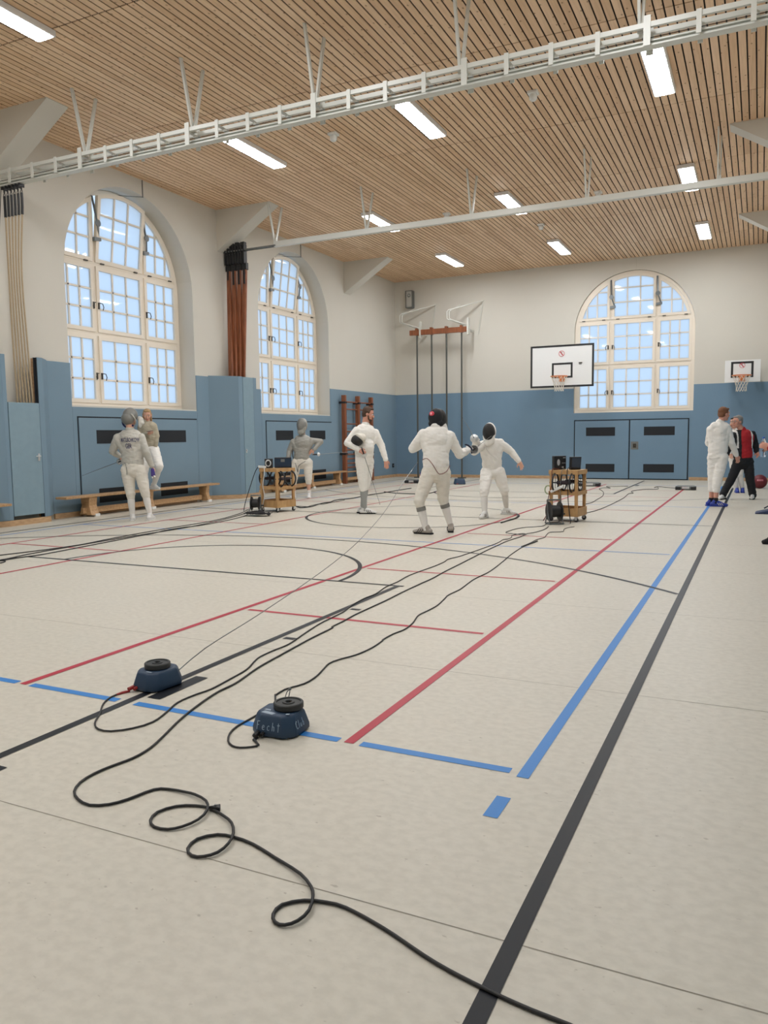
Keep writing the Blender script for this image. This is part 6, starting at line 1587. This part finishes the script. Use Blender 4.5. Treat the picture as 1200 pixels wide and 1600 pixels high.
# ---- 8: trainer in the red and black tracksuit
J = J_trainer
p = person('person with grey hair and glasses in red and black tracksuit, striding with legs apart', J, (-0.72, -0.66, -0.05), jacket=RED_C, sleeve=BLK_C, trousers=BLK_C, shoe=SHOEW, sole=BLK_C, hair=HGR, skin=SKR, seed=8, jr=1.08, jacket_low=0.3,
           hands={'L': dict(d=(0.25, -0.3, -0.7), n=(-.6, -.6, .2), curl=0.45), 'R': dict(curl=0.4, n=(.5, .5, 0))}, short={'R': (-0.35, -0.93), 'L': (-0.1, -0.99)}, shoe_blob=False)
H, f_, r_, u_ = p.j['head'], p.f, p.r, p.u
hp = lambda a, b, c: H+f_*a+r_*b+u_*c
b = MB()
for s in (-1, 1):
    b.tube([hp(0.105, 0.031*s+0.024*math.cos(a), 0.008+0.018*math.sin(a)) for a in [2*PI*k/18 for k in range(18)]], 0.0028, 6, True)
    b.tube([hp(0.103, 0.054*s, 0.012), hp(0.06, 0.082*s, 0.012), hp(-0.01, 0.084*s, 0.008)], 0.0028, 6)
b.tube([hp(0.106, -0.008, 0.012), hp(0.106, 0.008, 0.012)], 0.0028, 6); b.build('glasses', M['grey_metal'], p.t, smooth=True)
tf, sr, tu = p.tf, p.sr, p.tu
if tf.dot(f_) < 0: tf = -tf
Nn, Pp = p.j['neck'], p.j['pel']; tor = Nn-Pp
T3 = Matrix((sr, tf, tu)).transposed()
fc = V((-0.62, -0.79, 0)).normalized()
jm = part_of(p, 'jacket')[0].data                                # the open jacket front shows a black shirt
off = OFF[p.t.name]; vs = [v.co+off for v in jm.vertices]; ns = [v.normal for v in jm.vertices]
keep = []
for pl in jm.polygons:
    c_ = pl.center+off; ax = Pp+tor*((c_.z-Pp.z)/max(tor.z, .1)); rel = V((c_.x-ax.x, c_.y-ax.y, 0))
    if rel.length > 0.02 and c_.z < Nn.z-0.0 and rel.normalized().dot(fc) > 0.86+0.05*noise.noise(V((c_.z*6, 0, 0))): keep.append(tuple(pl.vertices))
ids = sorted({i for f__ in keep for i in f__}); ix = {v: k for k, v in enumerate(ids)}
b = MB(); b.add([vs[i]+ns[i]*0.003 for i in ids], [tuple(ix[i] for i in f__) for f__ in keep])
shirt = b.build('shirt', BLK_C, p.t, smooth=True, sharp=180)
sm = shirt.modifiers.new('thick', 'SOLIDIFY'); sm.thickness = 0.003; sm.offset = 1
b = MB(); c_ = Pp+tor*0.62+fc*0.19; sd_ = fc.cross(V((0, 0, 1)))
b.tube(spline([c_+sd_*0.02+V((0, 0, 0.06)), c_+sd_*-0.02+V((0, 0, 0.05)), c_+sd_*-0.03+V((0, 0, -0.0)), c_+sd_*-0.02+V((0, 0, -0.06))], 0.02), 0.005, 6); b.build('shirt_print', SOCKG, shirt, smooth=True)
b = MB()
hwid = ((p.j['sL']-p.j['sR']).length)*0.5
ids_f = []
for pl in jm.polygons:
    c_ = pl.center+off; x_ = abs((c_-Nn).dot(sr))
    if abs(x_-(hwid-0.045)) < 0.017 and c_.z > Nn.z-0.36: ids_f.append(tuple(pl.vertices))
ids = sorted({i for f__ in ids_f for i in f__}); ix = {v: k for k, v in enumerate(ids)}
b.add([vs[i]+ns[i]*0.004 for i in ids], [tuple(ix[i] for i in f__) for f__ in ids_f])
st_ = b.build('shoulder_stripe', SOCK, p.t, smooth=True, sharp=180)
sm = st_.modifiers.new('thick', 'SOLIDIFY'); sm.thickness = 0.003; sm.offset = 1
# ---- 9: person hidden behind the trainer
J = J_hidden
p = person('person in white breeches and blue shoes, mostly hidden behind the red and black tracksuit', J, (-0.5, -0.85, 0), jacket=WHT, breech=WHT, sock=SOCK, shoe=SHOEB, sole=SHOEB, hair=HDK, seed=9, shoe_blob=False)
# ---- 10: person cut by the right edge, holding a bottle
J = J_edge
p = person('person cut by the right edge, only a hand holding a bottle and a shoe visible', J, (-0.9, 0.3, 0), jacket=RED_C, trousers=BLK_C, shoe=BLK_C, hair=HBR, skin=SKR, seed=10,
           hands={'R': dict(d=(-0.75, 0.2, 0.25), n=(0.25, 0.95, 0), curl=0.75, thumb=1), 'L': dict(curl=0.4, n=(0, 1, 0))}, shoe_blob=False)
CLEAR = bpy.data.materials.new('clear plastic'); CLEAR.use_nodes = True
_c = CLEAR.node_tree.nodes['Principled BSDF']; _c.inputs['Transmission Weight'].default_value = 1.0; _c.inputs['Roughness'].default_value = 0.06; _c.inputs['IOR'].default_value = 1.2; _c.inputs['Base Color'].default_value = (0.86, 0.93, 1, 1)
bt = thing('water_bottle', 'clear plastic bottle held in the hand at the right edge', 'bottle', (0, 0, 0))
bc = V(J['wR'])+V((-0.07, 0.055, -0.115))
b = MB(); b.lathe([(0, 0), (0.028, 0), (0.033, 0.008), (0.033, 0.06), (0.030, 0.075), (0.033, 0.09), (0.033, 0.16), (0.028, 0.185), (0.014, 0.21), (0.013, 0.225), (0, 0.225)], 24, Matrix.Translation(bc)); b.build('bottle_body', CLEAR, bt, smooth=True)
b = MB(); b.lathe([(0, 0.222), (0.015, 0.222), (0.015, 0.24), (0, 0.241)], 18, Matrix.Translation(bc)); b.build('cap', mat('blue cap', (60, 104, 190), 0.5), bt, smooth=True)
